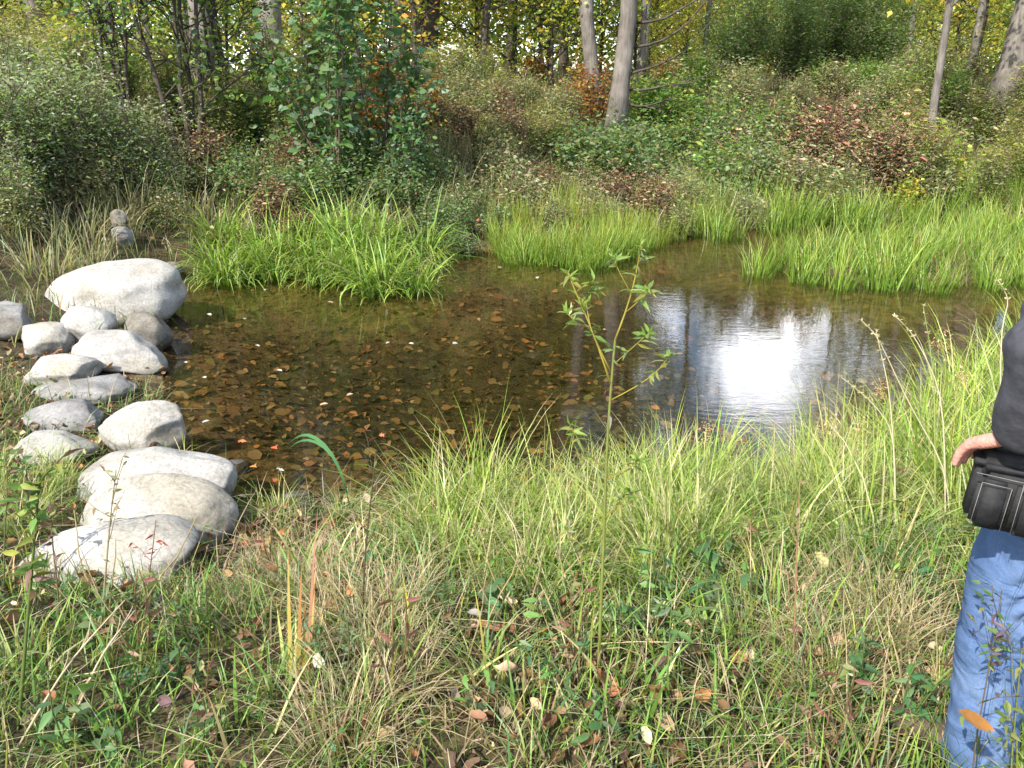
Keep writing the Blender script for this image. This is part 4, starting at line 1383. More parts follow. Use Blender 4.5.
# tall single weeds: base pixel, path, colours, label
weeds = [
    ((20, 735), [(24, 660), (30, 590), (36, 520), (40, 470)], .0056, (.13, .17, .04), 64, .055, [(2, (.12, .2, .05)), (1, (.18, .1, .08)), (1, (.25, .28, .06))], 'tall green-stemmed weed at the left edge', 'weed'),
    ((362, 640), [(363, 590), (366, 540), (372, 490), (376, 450)], .0036, (.10, .08, .04), 22, .03, [(2, (.16, .06, .05)), (2, OLIVE), (1, (.1, .14, .06))], 'thin dark-stemmed weed with reddish leaves before the water', 'weed'),
    ((100, 640), [(105, 580), (110, 520), (116, 470)], .0034, (.3, .26, .16), 26, .03, [(2, TAN), (2, OLIVE), (1, (.3, .3, .18))], 'dry grey-brown weed standing before the nearest boulder', 'weed'),
    ((60, 640), [(58, 590), (52, 540), (50, 500)], .0034, (.16, .12, .06), 30, .035, [(2, (.14, .06, .07)), (2, OLIVE), (1, GREEN)], 'purplish leafy weed beside the nearest boulder', 'weed'),
    ((145, 610), [(150, 570), (153, 545), (156, 520)], .0024, (.2, .1, .05), 14, .03, [(3, (.36, .07, .05)), (1, RUST)], 'small weed with red leaves before the white boulder', 'weed'),
    ((5, 600), [(4, 540), (8, 490), (6, 450)], .003, (.14, .14, .06), 34, .045, [(2, GREEN), (1, BRIGHT), (1, (.16, .08, .06))], 'leafy green weed at the left edge beside the outer boulders', 'weed'),
    ((790, 700), [(795, 620), (797, 540), (800, 480)], .0034, (.32, .2, .1), 6, .03, [(2, TAN)], 'reddish dry stalk in the right foreground', 'weed'),
    ((885, 640), [(892, 590), (898, 545), (905, 500)], .0026, (.33, .28, .08), 20, .04, [(2, (.2, .28, .06)), (1, YELLOWGREEN)], 'yellow-stemmed leafy weed left of the jeans', 'weed'),
    ((668, 720), [(668, 670), (670, 630), (672, 600)], .003, (.18, .24, .06), 16, .06, [(2, (.12, .22, .07)), (1, (.19, .25, .14))], 'upright weed with pale drooping top leaves at centre right', 'weed'),
    ((965, 900), [(972, 760), (985, 690), (994, 640), (1002, 590)], .002, (.14, .1, .06), 60, .03, [(2, (.1, .17, .05)), (1, (.14, .1, .12)), (1, OLIVE)], 'wiry branching weed standing before the jeans', 'weed'),
    ((1015, 900), [(1010, 780), (1015, 720), (1022, 650)], .0024, (.2, .22, .06), 40, .03, [(2, (.14, .2, .05)), (1, OLIVE)], 'green weed at the lower right corner before the jeans', 'weed'),
]
for bp, path, r, sc_, nl, L, pal, lb, cat in weeds:
    e, g, dep = plant('weed', bp, lb, cat, 'tall single weeds on the near bank')
    st, lf = Acc(), Acc()
    pth = smooth_line(stem_line(g, path, dep)) - g
    tube(st, pth, np.linspace(r, r * .5, 14), 5, sc_)
    ends = [pth[6:]]
    for k in range(7 if nl > 18 else 3):
        j = int(rp.integers(6, 13))
        d = norm(rdir(rp, 1, .2, .9)[0] + np.array([0, 0, .3]))
        tp = limb_path(rp, pth[j], d, .13 * rp.uniform(.5, 1.2), 4, .05)
        tube(st, tp, np.linspace(r * .5, r * .25, 5), 4, sc_)
        ends.append(tp)
    for q in ends:
        leafy(lf, rp, q, max(2, nl // len(ends)), L, .34, pal, .1)
    st.build('stem', M['leaf'], e)
    lf.build('leaves', M['leaf'], e, smooth=False)

# yellow and red iris-like blades left of the middle
e, g, dep = plant('iris_plant', (300, 690), 'clump of yellow and orange sword leaves standing in the left foreground', 'plant')
for i, (dx, top, col0, col1, w) in enumerate([(-14, (288, 545), (.3, .32, .05), (.4, .2, .06), .010), (-4, (302, 560), (.3, .24, .05), (.4, .14, .05), .009), (4, (306, 590), (.36, .3, .05), (.45, .2, .05), .008),
                                             (10, (318, 505), (.3, .14, .06), (.3, .12, .08), .008), (14, (316, 560), (.4, .3, .05), (.45, .22, .06), .008), (-8, (296, 610), (.24, .3, .05), (.4, .36, .06), .009), (18, (335, 640), (.3, .26, .08), (.42, .3, .1), .008),
                                             (-18, (276, 600), (.26, .32, .06), (.36, .36, .07), .009), (8, (326, 600), (.38, .32, .06), (.46, .36, .09), .008), (0, (292, 640), (.3, .34, .06), (.44, .36, .06), .009), (22, (345, 600), (.24, .28, .06), (.4, .3, .08), .007)]):
    a = Acc()
    b = at_depth(300 + dx * .6, 700, dep)
    t = at_depth(*top, dep + .02 * i)
    v = t - b
    blades(a, np.array([b - g]), np.array([np.linalg.norm(v)]), np.array([w * 1.6]), np.array([math.atan2(v[1], v[0])]), np.array([math.acos(v[2] / np.linalg.norm(v)) - .05]), np.array([.12]),
           np.array([col0]), np.array([col1]), 6, rp)
    a.build('blade', M['grass'], e)
# broad pale blades crossing the grass
for (b, t, c, lb) in [((275, 745), (318, 650), (.5, .46, .22), 'broad straw-coloured blade leaning right at lower left of middle'), ((232, 768), (205, 690), (.45, .34, .16), 'broad tan dry blade leaning left near the bottom left'),
                      ((455, 690), (535, 640), (.5, .46, .15), 'long pale yellow blade lying across the middle foreground'), ((238, 730), (236, 640), (.2, .34, .06), 'bright green upright blade on the left'),
                      ((245, 560), (300, 605), (.09, .2, .1), 'bluish green blade arching beside the nearest boulder'), ((412, 640), (402, 575), (.45, .42, .05), 'yellow upright blade left of middle')]:
    g = ground(*b)
    tp = at_depth(*t, ((g - EYE) @ FW) - .02)
    v = tp - g
    a = Acc()
    Ln = np.linalg.norm(v)
    blades(a, np.zeros((1, 3)), np.array([Ln]), np.array([.012]), np.array([math.atan2(v[1], v[0])]), np.array([max(.05, math.acos(v[2] / Ln) - .15)]), np.array([.3]), np.array([c]), np.array([c]) * 1.1, 7, rp)
    tag(a.build('broad_grass', M['grass'], None, loc=g), lb, 'grass blade', 'single broad blades in the near grass')
# the bent green blade over the water
g = ground(352, 520)
a = Acc()
for k, (w, s) in enumerate([(.0085, 1), (.007, .8)]):
    pts = smooth_line([g, at_depth(345, 478, 3.75), at_depth(330, 448, 3.72), at_depth(310, 432 + 6 * k, 3.7), at_depth(296, 436 + 5 * k, 3.68), at_depth(286, 446 + 6 * k, 3.66)], 12)
    sd = np.array([.5, .3, .8])
    wd = w * np.sin(np.linspace(.25, PI, 12)) ** .6
    V = np.stack([pts - sd * wd[:, None], pts + sd * wd[:, None]], 1).reshape(-1, 3) - g
    a.add(V, [(2 * i, 2 * i + 1, 2 * i + 3, 2 * i + 2) for i in range(11)], None, np.array((.10, .24, .09)))
tag(a.build('broad_grass', M['grass'], None, loc=g), 'broad bluish green blade bent over the pond on the left', 'grass blade', 'single broad blades in the near grass')

# broad-leaved plant in the right grass, and others like it
for (bp, s, nl, lb) in [((705, 600), .085, 16, 'broad-leaved blue-green plant in the bright grass right of middle'), ((915, 610), .06, 16, 'leafy green plant left of the jeans'), ((870, 590), .055, 14, 'broad-leaved green plant among straw on the right'),
                        ((600, 765), .06, 10, 'green broad-leaved plant cut by the bottom edge at centre'), ((845, 720), .045, 40, 'dense fine-leaved green plant in the right foreground'), ((900, 740), .045, 34, 'bluish fine-leaved plant in the lower right foreground'),
                        ((35, 500), .05, 16, 'leafy green plant at the left edge behind the tall weed'), ((560, 700), .04, 26, 'fine-leaved green plant among brown leaves at the bottom'), ((660, 610), .07, 7, 'plant with one big pale drooping leaf right of middle'),
                        ((760, 560), .06, 9, 'small broad-leaved plant beside the blue-green one'), ((140, 700), .04, 30, 'fine-leaved green plant in the shaded left foreground')]:
    e, g, dep = plant('leafy_plant', bp, lb, 'plant', 'broad-leaved plants in the near grass')
    st, lf = Acc(), Acc()
    for q in range(3):
        pth = limb_path(rp, np.zeros(3), norm(np.array([rp.normal(0, .3), rp.normal(0, .3), 1])), .24 * rp.uniform(.7, 1.1), 5, .1)
        tube(st, pth, np.linspace(.003, .0015, 6), 5, (.14, .18, .06))
        leafy(lf, rp, pth, max(3, nl // 3), s, .36, [(3, (.075, .17, .07)), (2, (.11, .22, .06)), (1, (.15, .23, .11))], .25, T_LANCE if nl > 12 else T_OVAL, .0)
    st.build('stem', M['leaf'], e)
    lf.build('leaves', M['leaf'], e, smooth=False)

# coarse mixed clumps and small herbs through the near grass
COARSE = [clump_mesh(120 + i, 22, .34, .010, .06, .45, 1.2, [(3, (.11, .2, .04)), (1, (.2, .2, .05))], [(3, (.17, .29, .06)), (1.5, (.33, .37, .07)), (1, (.12, .24, .11)), (.7, STRAW)], 6) for i in range(4)]
COARSEDRY = [clump_mesh(130 + i, 22, .36, .008, .06, .6, 1.2, [(2, TAN), (1, OLIVE)], [(3, STRAW), (1, (.36, .22, .09)), (1, (.4, .36, .12))], 6) for i in range(2)]
ALL = [(-60, 560), (230, 575), (260, 530), (800, 500), (1000, 470), (1000, 800), (-60, 800)]
clump_zone(COARSE, 75, ALL, 'coarse-bladed green grass clump in the foreground turf', 'grass', 'coarse grass clumps in the foreground', .55, 1.25, 'grass_clump', .12, .02, -.1)
clump_zone(COARSEDRY, 20, ALL, 'coarse straw-coloured grass clump in the foreground turf', 'grass', 'coarse straw clumps in the foreground', .5, 1.1, 'grass_clump', .14, .02, -.1)


def herb_meshes(seed, n, H, L, asp, pal, stc, tm, stems=3):
    rng = np.random.default_rng(seed)
    st, lf = Acc(), Acc()
    for q in range(stems):
        pth = limb_path(rng, np.array([rng.normal(0, .02), rng.normal(0, .02), -.02]), norm(np.array([rng.normal(0, .35), rng.normal(0, .35), 1])), H * rng.uniform(.6, 1.1), 6, .1)
        tube(st, pth, np.linspace(.0028, .0012, 7), 5, stc)
        leafy(lf, rng, pth, n // stems, L, asp, pal, .15, tm, .0)
    return st.mesh('stem', M['leaf']), lf.mesh('leaves', M['leaf'], smooth=False)


HG = [(3, (.10, .2, .07)), (2, (.15, .26, .06)), (1, (.18, .26, .11))]
for i, (n_, H_, L_, as_, pal_, sc_, tm_) in enumerate([(18, .22, .06, .38, HG, (.14, .18, .06), T_LANCE), (24, .16, .035, .55, HG, (.14, .18, .06), T_OVAL), (40, .26, .035, .22, [(3, (.13, .2, .09)), (1, SAGE)], (.16, .16, .07), T_LANCE),
                                                      (16, .34, .045, .3, [(2, OLIVE), (2, (.2, .09, .07)), (1, TAN)], (.22, .13, .07), T_LANCE), (9, .42, .02, .3, [(1, TAN), (1, STRAW)], (.40, .32, .18), T_DIAMOND)]):
    PROTO['herb%d' % i] = herb_meshes(700 + i, n_, H_, L_, as_, pal_, sc_, tm_, 3 if i < 4 else 4)
hl = ['leafy green herb in the foreground turf', 'small round-leaved green herb in the foreground turf', 'feathery grey-green herb in the foreground turf', 'reddish weed in the foreground turf', 'bare dry branching stalk in the foreground turf']
hg = ['leafy herbs', 'round-leaved herbs', 'feathery herbs', 'reddish weeds', 'bare dry stalks']
hpoly = [tuple(at_z(u, v, -.05)[:2]) for u, v in ALL]
hx, hy = [p_[0] for p_ in hpoly], [p_[1] for p_ in hpoly]
rh = np.random.default_rng(808)
cnt = 0
while cnt < 105:
    x, y = rh.uniform(min(hx), max(hx)), rh.uniform(min(hy), max(hy))
    if not in_poly(x, y, hpoly) or shore_dist(np.array([x]), np.array([y]))[0] < .08:
        continue
    k = int(rh.choice(5, p=[.26, .22, .2, .14, .18]))
    put_tree('herb%d' % k, (x, y, hz(x, y)), hl[k], hg[k] + ' in the near grass', rh.uniform(.6, 1.3), rh.uniform(0, 6.28), 'plant' if k < 3 else 'weed', 'herb' if k < 3 else 'weed', parts=('stem', 'leaves'))
    cnt += 1

# tan seed heads and pale arching stalks on the right
for i, (bp, path, lb) in enumerate([((925, 520), [(935, 450), (942, 400), (948, 360), (940, 340)], 'tan drooping seed head left of the jacket, the tallest'), ((940, 510), [(950, 440), (956, 395), (962, 375)], 'dense tan seed head close beside the tallest one'),
                                    ((905, 520), [(900, 450), (885, 400), (880, 385)], 'small tan seed head over the water'), ((840, 520), [(830, 460), (826, 425)], 'tan seed head at the edge of the white reflection'),
                                    ((870, 520), [(866, 450), (862, 428)], 'low tan seed head right of the white reflection'), ((710, 530), [(708, 470), (706, 430)], 'tan seed head on the shore left of the white reflection'), ((745, 520), [(742, 470), (738, 440)], 'fluffy tan seed head before the white reflection')]):
    e, g, dep = plant('seed_stalk', bp, lb, 'seed head', 'tan seed heads on the near shore')
    st, hd = Acc(), Acc()
    pth = smooth_line(stem_line(g, path, dep), 12) - g
    tube(st, pth, np.linspace(.002, .0012, 12), 4, (.34, .3, .12))
    nn = 130
    P = pth[-1] + rp.normal(0, 1, (nn, 3)) * np.array([.022, .022, .035]) - np.array([0, 0, .015])
    leaves(hd, P, rdir(rp, nn, -.9, .2), rdir(rp, nn), rp.uniform(.008, .018, nn), .004, pick(rp, nn, [(3, (.42, .27, .13)), (1, STRAW), (1, (.3, .17, .08))]))
    st.build('stalk', M['grass'], e)
    hd.build('plume', M['dead'], e, smooth=False)
for i, (pp, lb) in enumerate([([(950, 470), (920, 425), (895, 375), (878, 335), (861, 320)], 'long pale dry stalk arching left over the water'), ([(945, 400), (925, 355), (910, 330), (895, 316)], 'shorter pale stalk arching left above the seed heads'),
                              ([(935, 390), (930, 345), (923, 305)], 'thin upright green stalk above the seed heads'), ([(895, 430), (870, 400), (840, 376)], 'thin pale stalk leaning left over the reflection'), ([(1000, 330), (1010, 300), (998, 280)], 'pale stalk arching at the right edge above the jacket'),
                              ([(895, 470), (890, 390), (880, 350), (876, 330)], 'green stalk beside the long arching pale one')]):
    g = ground(pp[0][0], 560)
    dep = max((g - EYE) @ FW, 2.6)
    pth = smooth_line([g] + [at_depth(u, v, dep) for u, v in pp], 14)
    a = Acc()
    tube(a, pth - g, np.linspace(.0035, .0012, 14), 4, (.5, .44, .28) if 'pale' in lb else (.25, .3, .08))
    nn = 40
    leaves(a, (pth - g)[-5:][rp.integers(0, 5, nn)], rdir(rp, nn, -.3, .8), rdir(rp, nn), .014, .004, pick(rp, nn, [(1, STRAW)]))
    tag(a.build('grass_stalk', M['grass'], None, loc=g), lb, 'grass stalk', 'arching stalks on the right')
# bare twigs low on the left
for b, t, lb in [((15, 765), (125, 600), 'long bare dry stalk leaning right across the left foreground'), ((70, 740), (135, 610), 'second bare dry stalk leaning right beside the long one'), ((20, 440), (62, 455), 'pale twig by the outer boulder')]:
    g = ground(*b)
    tp = at_depth(*t, ((g - EYE) @ FW) + .1)
    a = Acc()
    pth = smooth_line([g, (g + tp) / 2 + np.array([0, 0, .04]), tp], 10) - g
    tube(a, pth, np.linspace(.004, .0015, 10), 5, (.42, .34, .22))
    for k in range(4):
        j = 4 + k
        tube(a, limb_path(rp, pth[j], norm(pth[-1] - pth[0] + rp.normal(0, .2, 3)), .07, 3), np.linspace(.0018, .001, 4), 4, (.42, .34, .22))
    tag(a.build('dry_stalk', M['dead'], None, loc=g), lb, 'stalk')

# ------------------------------------------------------------------ pale blue trail marker on a stake at the right edge
g = ground_at(1024, 13.5)
e = empty('trail_marker', g)
tag(e, 'pale blue trail marker on a stake among weeds at the right edge', 'marker')
z0 = at_depth(1024, 95, (g - EYE) @ FW)[2] - g[2]
a = Acc()
tube(a, [(0, 0, -.1), (.004, 0, z0 * .5), (0, 0, z0 + .16)], .018, 8, (.2, .16, .1))
a.build('stake', M['bark_dark'], e)
import bmesh
bm = bmesh.new()
bmesh.ops.create_cube(bm, size=1, matrix=Matrix.Translation((0, -.026, z0)) @ Matrix.Diagonal((.17, .012, .26, 1)))
bmesh.ops.bevel(bm, geom=bm.edges[:], offset=.005, segments=2, affect='EDGES')
me = bpy.data.meshes.new('plate')
bm.to_mesh(me)
bm.free()
me.materials.append(M['blue'])
link('plate', me, e)


# ------------------------------------------------------------------ person
def ell(acc, c, r, n=14, m=10, rot=None):
    th = np.linspace(0, PI, m + 1)
    ph = np.arange(n) * 2 * PI / n
    V = [(0, 0, 1)] + [(math.sin(t) * math.cos(p), math.sin(t) * math.sin(p), math.cos(t)) for t in th[1:-1] for p in ph] + [(0, 0, -1)]
    V = np.array(V) * np.array(r)
    if rot is not None:
        V = V @ np.array(rot.to_3x3()).T
    V += np.array(c)
    Q, T = [], []
    for i in range(m - 2):
        for j in range(n):
            Q.append((1 + i * n + j, 1 + (i + 1) * n + j, 1 + (i + 1) * n + (j + 1) % n, 1 + i * n + (j + 1) % n))
    for j in range(n):
        T.append((0, 1 + j, 1 + (j + 1) % n))
        T.append((len(V) - 1, 1 + (m - 2) * n + (j + 1) % n, 1 + (m - 2) * n + j))
    acc.add(V, Q, T)


def limb(acc, pts, rad, sides=14, n=16, flat=None):
    """round-ended tapered limb through the joints"""
    pts = np.asarray(pts, float)
    t = np.linspace(0, 1, len(pts))
    tt = np.linspace(0, 1, n)
    k = np.stack([np.interp(tt, t, pts[:, j]) for j in range(3)], 1)
    k[1:-1] = .25 * k[:-2] + .5 * k[1:-1] + .25 * k[2:]
    r = np.interp(tt, t, rad)
    tube(acc, k, r, sides)
    ell(acc, k[0], (r[0],) * 3)
    ell(acc, k[-1], (r[-1],) * 3)


def fuse(acc, name, mat, parent, voxel=.005, smooth=6, disp=None):
    """voxel-fuse overlapping volumes into one continuous skin"""
    me = acc.mesh(name, mat)
    o = bpy.data.objects.new(name, me)
    COL.objects.link(o)
    md = o.modifiers.new('remesh', 'REMESH')
    md.mode = 'VOXEL'
    md.voxel_size = voxel
    sm = o.modifiers.new('smooth', 'SMOOTH')
    sm.factor = .5
    sm.iterations = smooth
    dg = bpy.context.evaluated_depsgraph_get()
    m2 = bpy.data.meshes.new_from_object(o.evaluated_get(dg))
    bpy.data.objects.remove(o)
    if disp is not None:
        co = np.zeros(len(m2.vertices) * 3, np.float32)
        nr = np.zeros(len(m2.vertices) * 3, np.float32)
        m2.vertices.foreach_get('co', co)
        m2.vertices.foreach_get('normal', nr)
        co, nr = co.reshape(-1, 3), nr.reshape(-1, 3)
        co = co + nr * disp(co)[:, None]
        m2.vertices.foreach_set('co', co.astype(np.float32).ravel())
        m2.update()
    m2.name = name
    m2.polygons.foreach_set('use_smooth', np.ones(len(m2.polygons), bool))
    m2.materials.clear()
    m2.materials.append(mat)
    return link(name, m2, parent)


PX, PY = 1.245, 1.62          # where the person stands, facing the pond half away from the camera
pg = hz(PX, PY)
PYAW = -math.radians(52)
person = empty('person', (PX, PY, pg), PYAW)
tag(person, 'person in dark jacket and blue jeans, hand on waist pouch, at the right edge', 'person')


def loc_p(x, y, z):
    """world point to the person's own frame (facing -x, left side -y)"""
    dx, dy = x - PX, y - PY
    c, s_ = math.cos(-PYAW), math.sin(-PYAW)
    return np.array([c * dx - s_ * dy, s_ * dx + c * dy, z - pg])


L_hip, R_hip = np.array([0, -.095, .90]), np.array([.02, .095, .90])
L_knee, R_knee = np.array([-.05, -.115, .50]), np.array([.05, .11, .49])
L_ank, R_ank = np.array([-.03, -.125, .09]), np.array([.10, .13, .09])
sh_L, sh_R = np.array([.03, -.19, 1.38]), np.array([.03, .19, 1.38])
el_L = loc_p(.920, 1.33, 1.175)
wr_L = loc_p(.962, 1.42, .98)
el_R, wr_R = np.array([.08, .27, 1.10]), np.array([.02, .29, .84])


def hand(acc, w, fwd, dn, side, s=1.):
    """palm + five bent fingers; fwd: wrist to knuckles, dn: palm side, side: towards the thumb"""
    fwd, dn, side = norm(np.array(fwd, float)), norm(np.array(dn, float)), norm(np.array(side, float))
    for q in (-.028, -.010, .010, .028):
        limb(acc, [w + side * q * .7, w + fwd * .05 * s + side * q, w + fwd * .088 * s + side * q * 1.05], [.015, .0155, .0125], 10, 6)
    for q, L, b in ((.034, .070, .18), (.0115, .078, .26), (-.0115, .072, .36), (-.034, .057, .5)):
        k = w + fwd * .088 * s + side * q
        d1 = norm(fwd + dn * b + side * q * 2)
        d2 = norm(fwd + dn * (b + .5) + side * q)
        d3 = norm(fwd + dn * (b + .9))
        p1 = k + d1 * L * .45
        p2 = p1 + d2 * L * .32
        p3 = p2 + d3 * L * .23
        limb(acc, [k, p1, p2, p3], [.0100, .0090, .0080, .0062], 10, 10)
    t0 = w + fwd * .022 + side * .028
    t1 = t0 + norm(fwd * .7 + side * .8 + dn * .25) * .042
    t2 = t1 + norm(fwd + side * .25 + dn * .35) * .030
    t3 = t2 + norm(fwd + dn * .4) * .022
    limb(acc, [t0, t1, t2, t3], [.0155, .0125, .0105, .008], 10, 10)


a = Acc()
ell(a, (0, 0, 1.63), (.095, .076, .115), 20, 16)                        # skull
ell(a, (-.045, 0, 1.575), (.055, .055, .065), 16, 12)                   # jaw
limb(a, [(-.098, 0, 1.635), (-.112, 0, 1.605), (-.106, 0, 1.595)], [.009, .013, .012], 8, 5)   # nose
ell(a, (-.097, 0, 1.553), (.012, .024, .008))                           # mouth
for s in (-1, 1):
    ell(a, (-.083, .031 * s, 1.638), (.014, .014, .009))                # eyes
    ell(a, (.008, .078 * s, 1.62), (.020, .010, .032))                  # ears
limb(a, [(.02, 0, 1.40), (.012, 0, 1.54)], [.062, .056])
limb(a, [(.03, 0, 1.36), (.02, 0, 1.15), (.02, 0, .95)], [.13, .135, .13])
for s in (-1, 1):
    limb(a, [(.03, .05 * s, 1.36), (.03, .15 * s, 1.36)], [.085, .07])
for h, k, an in ((L_hip, L_knee, L_ank), (R_hip, R_knee, R_ank)):
    limb(a, [h, k, an], [.085, .055, .038], 14, 20)
    limb(a, [an + np.array([.03, 0, -.04]), an + np.array([-.1, 0, -.05]), an + np.array([-.17, 0, -.06])], [.04, .036, .026])
limb(a, [sh_L, el_L, wr_L], [.05, .04, .028], 12, 18)
limb(a, [sh_R, el_R, wr_R], [.05, .04, .028], 12, 18)
tipL = loc_p(.918, 1.525, .916)
fL = norm(tipL - wr_L)
dnL = norm(np.array([0, 0, -1.]) - fL * (-fL[2]))
hand(a, wr_L, fL, dnL, np.cross(fL, dnL) * (1 if np.cross(fL, dnL)[1] > 0 else -1))
hand(a, wr_R, (-.15, 0, -1), (-.4, -1, 0), (-1, .1, .1))
body = fuse(a, 'body', M['skin'], person, .0034, 3)


def folds(co):
    z = co[:, 2]
    x, y = co[:, 0], co[:, 1]
    kn = np.exp(-((z - .50) / .12) ** 2) + .7 * np.exp(-((z - .12) / .09) ** 2) + .5 * np.exp(-((z - .84) / .07) ** 2)
    return (.013 * kn * np.sin(z * 58 + 21 * x + 5 * np.sin(y * 17 + x * 22) + 3 * np.sin(z * 23)) * (.5 + .5 * np.sin(x * 19 + y * 27 + z * 9)) + .005 * np.sin(z * 17 + x * 31 + 9 * y) * np.sin(y * 23 + z * 11 + 2)).astype(np.float32)


a = Acc()
limb(a, [(.015, 0, .98), (.015, 0, .90)], [.145, .14])
ell(a, (.02, 0, .95), (.135, .17, .10))
for h, k, an in ((L_hip, L_knee, L_ank), (R_hip, R_knee, R_ank)):
    mid = (k + an) / 2
    limb(a, [h, h * .5 + k * .5, k, mid, an + np.array([0, 0, -.02])], [.108, .102, .086, .082, .082], 18, 26)
jeans = fuse(a, 'jeans', M['denim'], person, .006, 8, folds)
# outer seam: a ridge laid on the cloth along the outside of the left leg
from mathutils.bvhtree import BVHTree
bv = BVHTree.FromPolygons([v.co[:] for v in jeans.data.vertices], [p.vertices[:] for p in jeans.data.polygons])
st = Acc()
pts = []
for z in np.linspace(.82, .10, 60):
    k = L_knee if z < L_knee[2] else L_hip
    f = (L_hip[2] - z) / (L_hip[2] - L_knee[2]) if z > L_knee[2] else (L_knee[2] - z) / (L_knee[2] - L_ank[2])
    c = L_hip + (L_knee - L_hip) * f if z > L_knee[2] else L_knee + (L_ank - L_knee) * f
    h = bv.ray_cast(Vector((c[0] + .035, -.6, z)), Vector((0, 1, 0)))
    if h[0] is not None:
        pts.append(np.array(h[0]) + np.array([0, -.0008, 0]))
pts = np.array(pts)
tube(st, pts, .0028, 5)
st.build('seam', M['denim'], jeans)


def jfolds(co):
    z, x, y = co[:, 2], co[:, 0], co[:, 1]
    arm = np.exp(-((y + .26) / .1) ** 2)
    return (.010 * arm * np.sin(z * 62 - x * 50 + 4 * np.sin(y * 27 + z * 15)) * (.5 + .5 * np.sin(x * 31 + z * 23 + y * 12)) + .005 * np.sin(z * 26 + 9 * x + 5 * np.sin(y * 11 + z * 9))).astype(np.float32)


a = Acc()
limb(a, [(.03, 0, 1.36), (.02, 0, 1.18), (.015, 0, 1.02)], [.15, .165, .16], 20)
ell(a, (.02, 0, 1.2), (.145, .20, .22), 20, 14)
ell(a, (.018, 0, 1.0), (.15, .185, .06), 20, 14)
limb(a, [(.03, 0, 1.44), (.02, 0, 1.5)], [.085, .075])
for sh, el, wr in ((sh_L, el_L, wr_L), (sh_R, el_R, wr_R)):
    limb(a, [np.array([.03, np.sign(sh[1]) * .08, 1.37]), sh], [.11, .078])
    cuff = wr + (el - wr) * .13
    limb(a, [sh, sh * .4 + el * .6, el, el * .5 + cuff * .5, cuff], [.08, .076, .074, .064, .052], 16, 26)
fuse(a, 'jacket', M['jacket'], person, .006, 5, jfolds)
a = Acc()
ell(a, (.012, 0, 1.665), (.098, .084, .098), 18, 14)
ell(a, (.05, 0, 1.61), (.062, .078, .09), 18, 14)
hm = fuse(a, 'hair', M['hair'], person, .006, 2)
for an in (L_ank, R_ank):
    a = Acc()
    limb(a, [an + np.array([.045, 0, -.035]), an + np.array([-.08, 0, -.045]), an + np.array([-.18, 0, -.055])], [.052, .048, .036])
    limb(a, [an + np.array([.01, 0, .03]), an + np.array([.01, 0, -.03])], [.05, .052])
    V = np.concatenate(a.V)
    s = fuse(a, 'shoe', M['shoe'], person, .006, 3)

# waist pouch on the left front of the hip (hangs from the belt: a thing of its own)
PQ = (1.004, 1.475, .835)
pouch = empty('waist_pouch', PQ)
tag(pouch, 'black camera pouch with pale stitching at the person\'s waist under the hand', 'pouch')


def rbox(name, c, s, bev, mat, parent, rot=(0, 0, 0), seg=4):
    bm = bmesh.new()
    bmesh.ops.create_cube(bm, size=1, matrix=Matrix.Diagonal((*s, 1)))
    bmesh.ops.bevel(bm, geom=bm.edges[:], offset=bev, segments=seg, affect='EDGES')
    me = bpy.data.meshes.new(name)
    bm.to_mesh(me)
    bm.free()
    me.polygons.foreach_set('use_smooth', np.ones(len(me.polygons), bool))
    me.materials.append(mat)
    o = link(name, me, parent, c)
    o.rotation_euler = rot
    return o


pc = np.array([0, 0, 0.])
PR = (0.0, .06, -.40)
mrot = Matrix.Rotation(PR[2], 4, 'Z') @ Matrix.Rotation(PR[1], 4, 'Y')


def pl(x, y, z):
    return tuple(Vector(pc) + mrot @ Vector((x, y, z)))


bag = rbox('bag_body', pl(0, 0, 0), (.150, .085, .165), .022, M['nylon'], pouch, PR)
rbox('flap', pl(-.003, -.004, .060), (.158, .094, .045), .018, M['nylon'], pouch, PR)
rbox('front_pocket', pl(-.040, -.047, -.018), (.062, .030, .105), .012, M['nylon'], pouch, PR)
rbox('front_pocket', pl(.036, -.050, -.012), (.078, .034, .118), .014, M['nylon'], pouch, PR)
a = Acc()
for pts in ([(-.066, -.0635, .032), (-.014, -.0635, .030)], [(-.066, -.0635, .032), (-.067, -.0630, -.066)], [(-.014, -.0635, .030), (-.014, -.0635, -.066)], [(.000, -.0685, .044), (.072, -.0685, .046)],
            [(.066, -.0685, .044), (.067, -.0685, -.062)], [(.002, -.0685, .044), (.004, -.0685, -.064)], [(-.078, -.0545, .046), (.07, -.0545, .042)]):
    tube(a, [pl(*p) for p in pts], .0007, 4, (.5, .5, .5))
a.build('stitching', M['thread'], pouch)
a = Acc()
tube(a, [pl(.004, -.068, .034), pl(.062, -.068, .036)], .0022, 5)
a.build('zip', M['metal'], pouch)
rbox('belt_loop', pl(.02, .05, .06), (.07, .02, .08), .006, M['nylon'], pouch, PR)

# ------------------------------------------------------------------ light, sky, render settings
SUN_EL, SUN_DIR = math.radians(43), np.array([-.58, -.74])
sd = SUN_DIR / np.linalg.norm(SUN_DIR)
sun = bpy.data.lights.new('sun', 'SUN')
sun.energy = 4.3
sun.angle = math.radians(.5)
sun.color = (1, .95, .86)
so = bpy.data.objects.new('sun', sun)
COL.objects.link(so)
tosun = Vector((sd[0] * math.cos(SUN_EL), sd[1] * math.cos(SUN_EL), math.sin(SUN_EL)))
so.rotation_euler = tosun.to_track_quat('Z', 'Y').to_euler()
so.location = (-8, -6, 12)

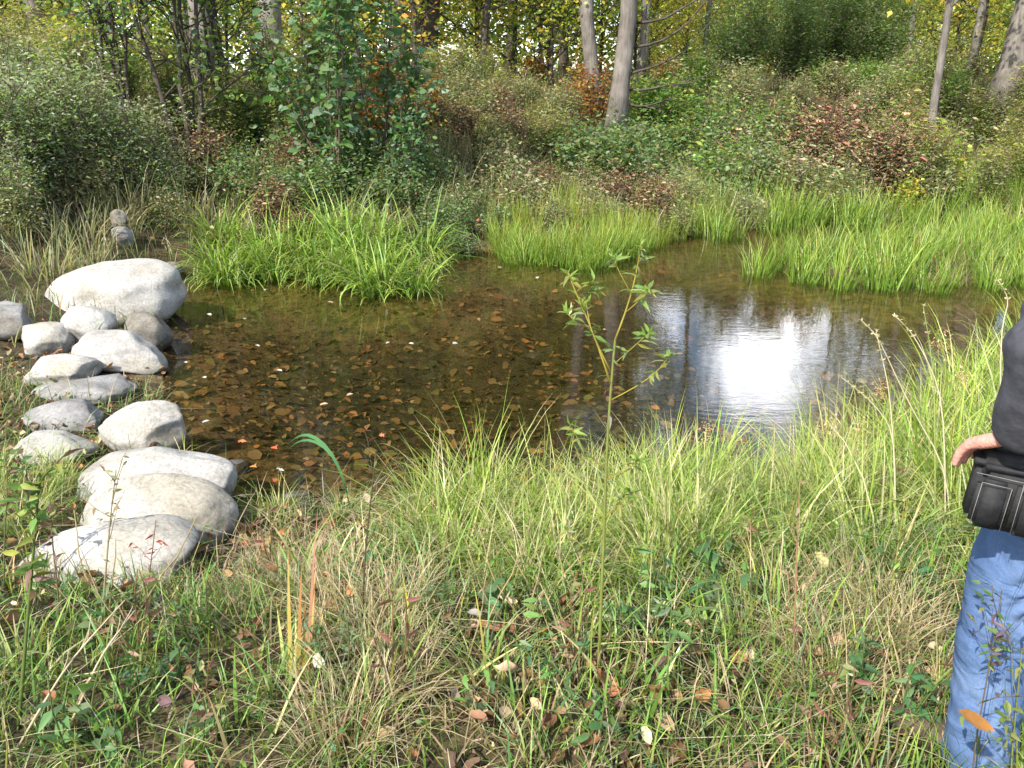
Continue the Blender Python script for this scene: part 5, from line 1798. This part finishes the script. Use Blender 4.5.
w = bpy.data.worlds.new('World')
scene.world = w
w.use_nodes = True
ns, ln = w.node_tree.nodes, w.node_tree.links
ns.clear()
sky = ns.new('ShaderNodeTexSky')
sky.sky_type = 'NISHITA'
sky.sun_disc = False
sky.sun_elevation = SUN_EL
sky.sun_rotation = math.atan2(sd[0], sd[1])
sky.air_density = 1.0
sky.dust_density = 1.0
# cumulus clouds: a bank over the opening in the trees, thinner ones elsewhere
tc = ns.new('ShaderNodeTexCoord')
cz = Vector((math.sin(math.radians(18.5)) * math.cos(math.radians(18.5)), math.cos(math.radians(18.5)) * math.cos(math.radians(18.5)), math.sin(math.radians(18.5))))
dist = N(ns, 'ShaderNodeVectorMath', operation='DISTANCE')
dist.inputs[1].default_value = cz
ln.new(tc.outputs['Generated'], dist.inputs[0])
nz = N(ns, 'ShaderNodeTexNoise', Scale=6.5, Detail=9.0, Roughness=.62, Distortion=.4)
ln.new(tc.outputs['Generated'], nz.inputs['Vector'])
m1 = N(ns, 'ShaderNodeMapRange')
m1.inputs['From Min'].default_value = .19
m1.inputs['From Max'].default_value = .0
m1.inputs['To Min'].default_value = -.03
m1.inputs['To Max'].default_value = .22
ln.new(dist.outputs['Value'], m1.inputs['Value'])
ad = N(ns, 'ShaderNodeMath', operation='ADD')
ln.new(nz.outputs['Fac'], ad.inputs[0])
ln.new(m1.outputs[0], ad.inputs[1])
rpc = ramp(ns, [(.50, (0, 0, 0)), (.74, (1, 1, 1))])
ln.new(ad.outputs[0], rpc.inputs[0])
mxc = N(ns, 'ShaderNodeMixRGB')
mxc.inputs[2].default_value = (25, 25.4, 26.6, 1)
ln.new(rpc.outputs[0], mxc.inputs[0])
ln.new(sky.outputs[0], mxc.inputs[1])
bg = ns.new('ShaderNodeBackground')
bg.inputs['Strength'].default_value = .15
ln.new(mxc.outputs[0], bg.inputs['Color'])
ow = ns.new('ShaderNodeOutputWorld')
ln.new(bg.outputs[0], ow.inputs[0])

vs = scene.view_settings
vs.view_transform = 'Standard'
vs.look = 'None'
vs.gamma = 1
vs.use_curve_mapping = False
vs.exposure = 1.25
scene.render.engine = 'CYCLES'
cy = scene.cycles
cy.max_bounces = 6
cy.diffuse_bounces = 3
cy.glossy_bounces = 3
cy.transmission_bounces = 4
cy.transparent_max_bounces = 8
cy.use_denoising = True
cy.caustics_reflective = False
cy.caustics_refractive = False
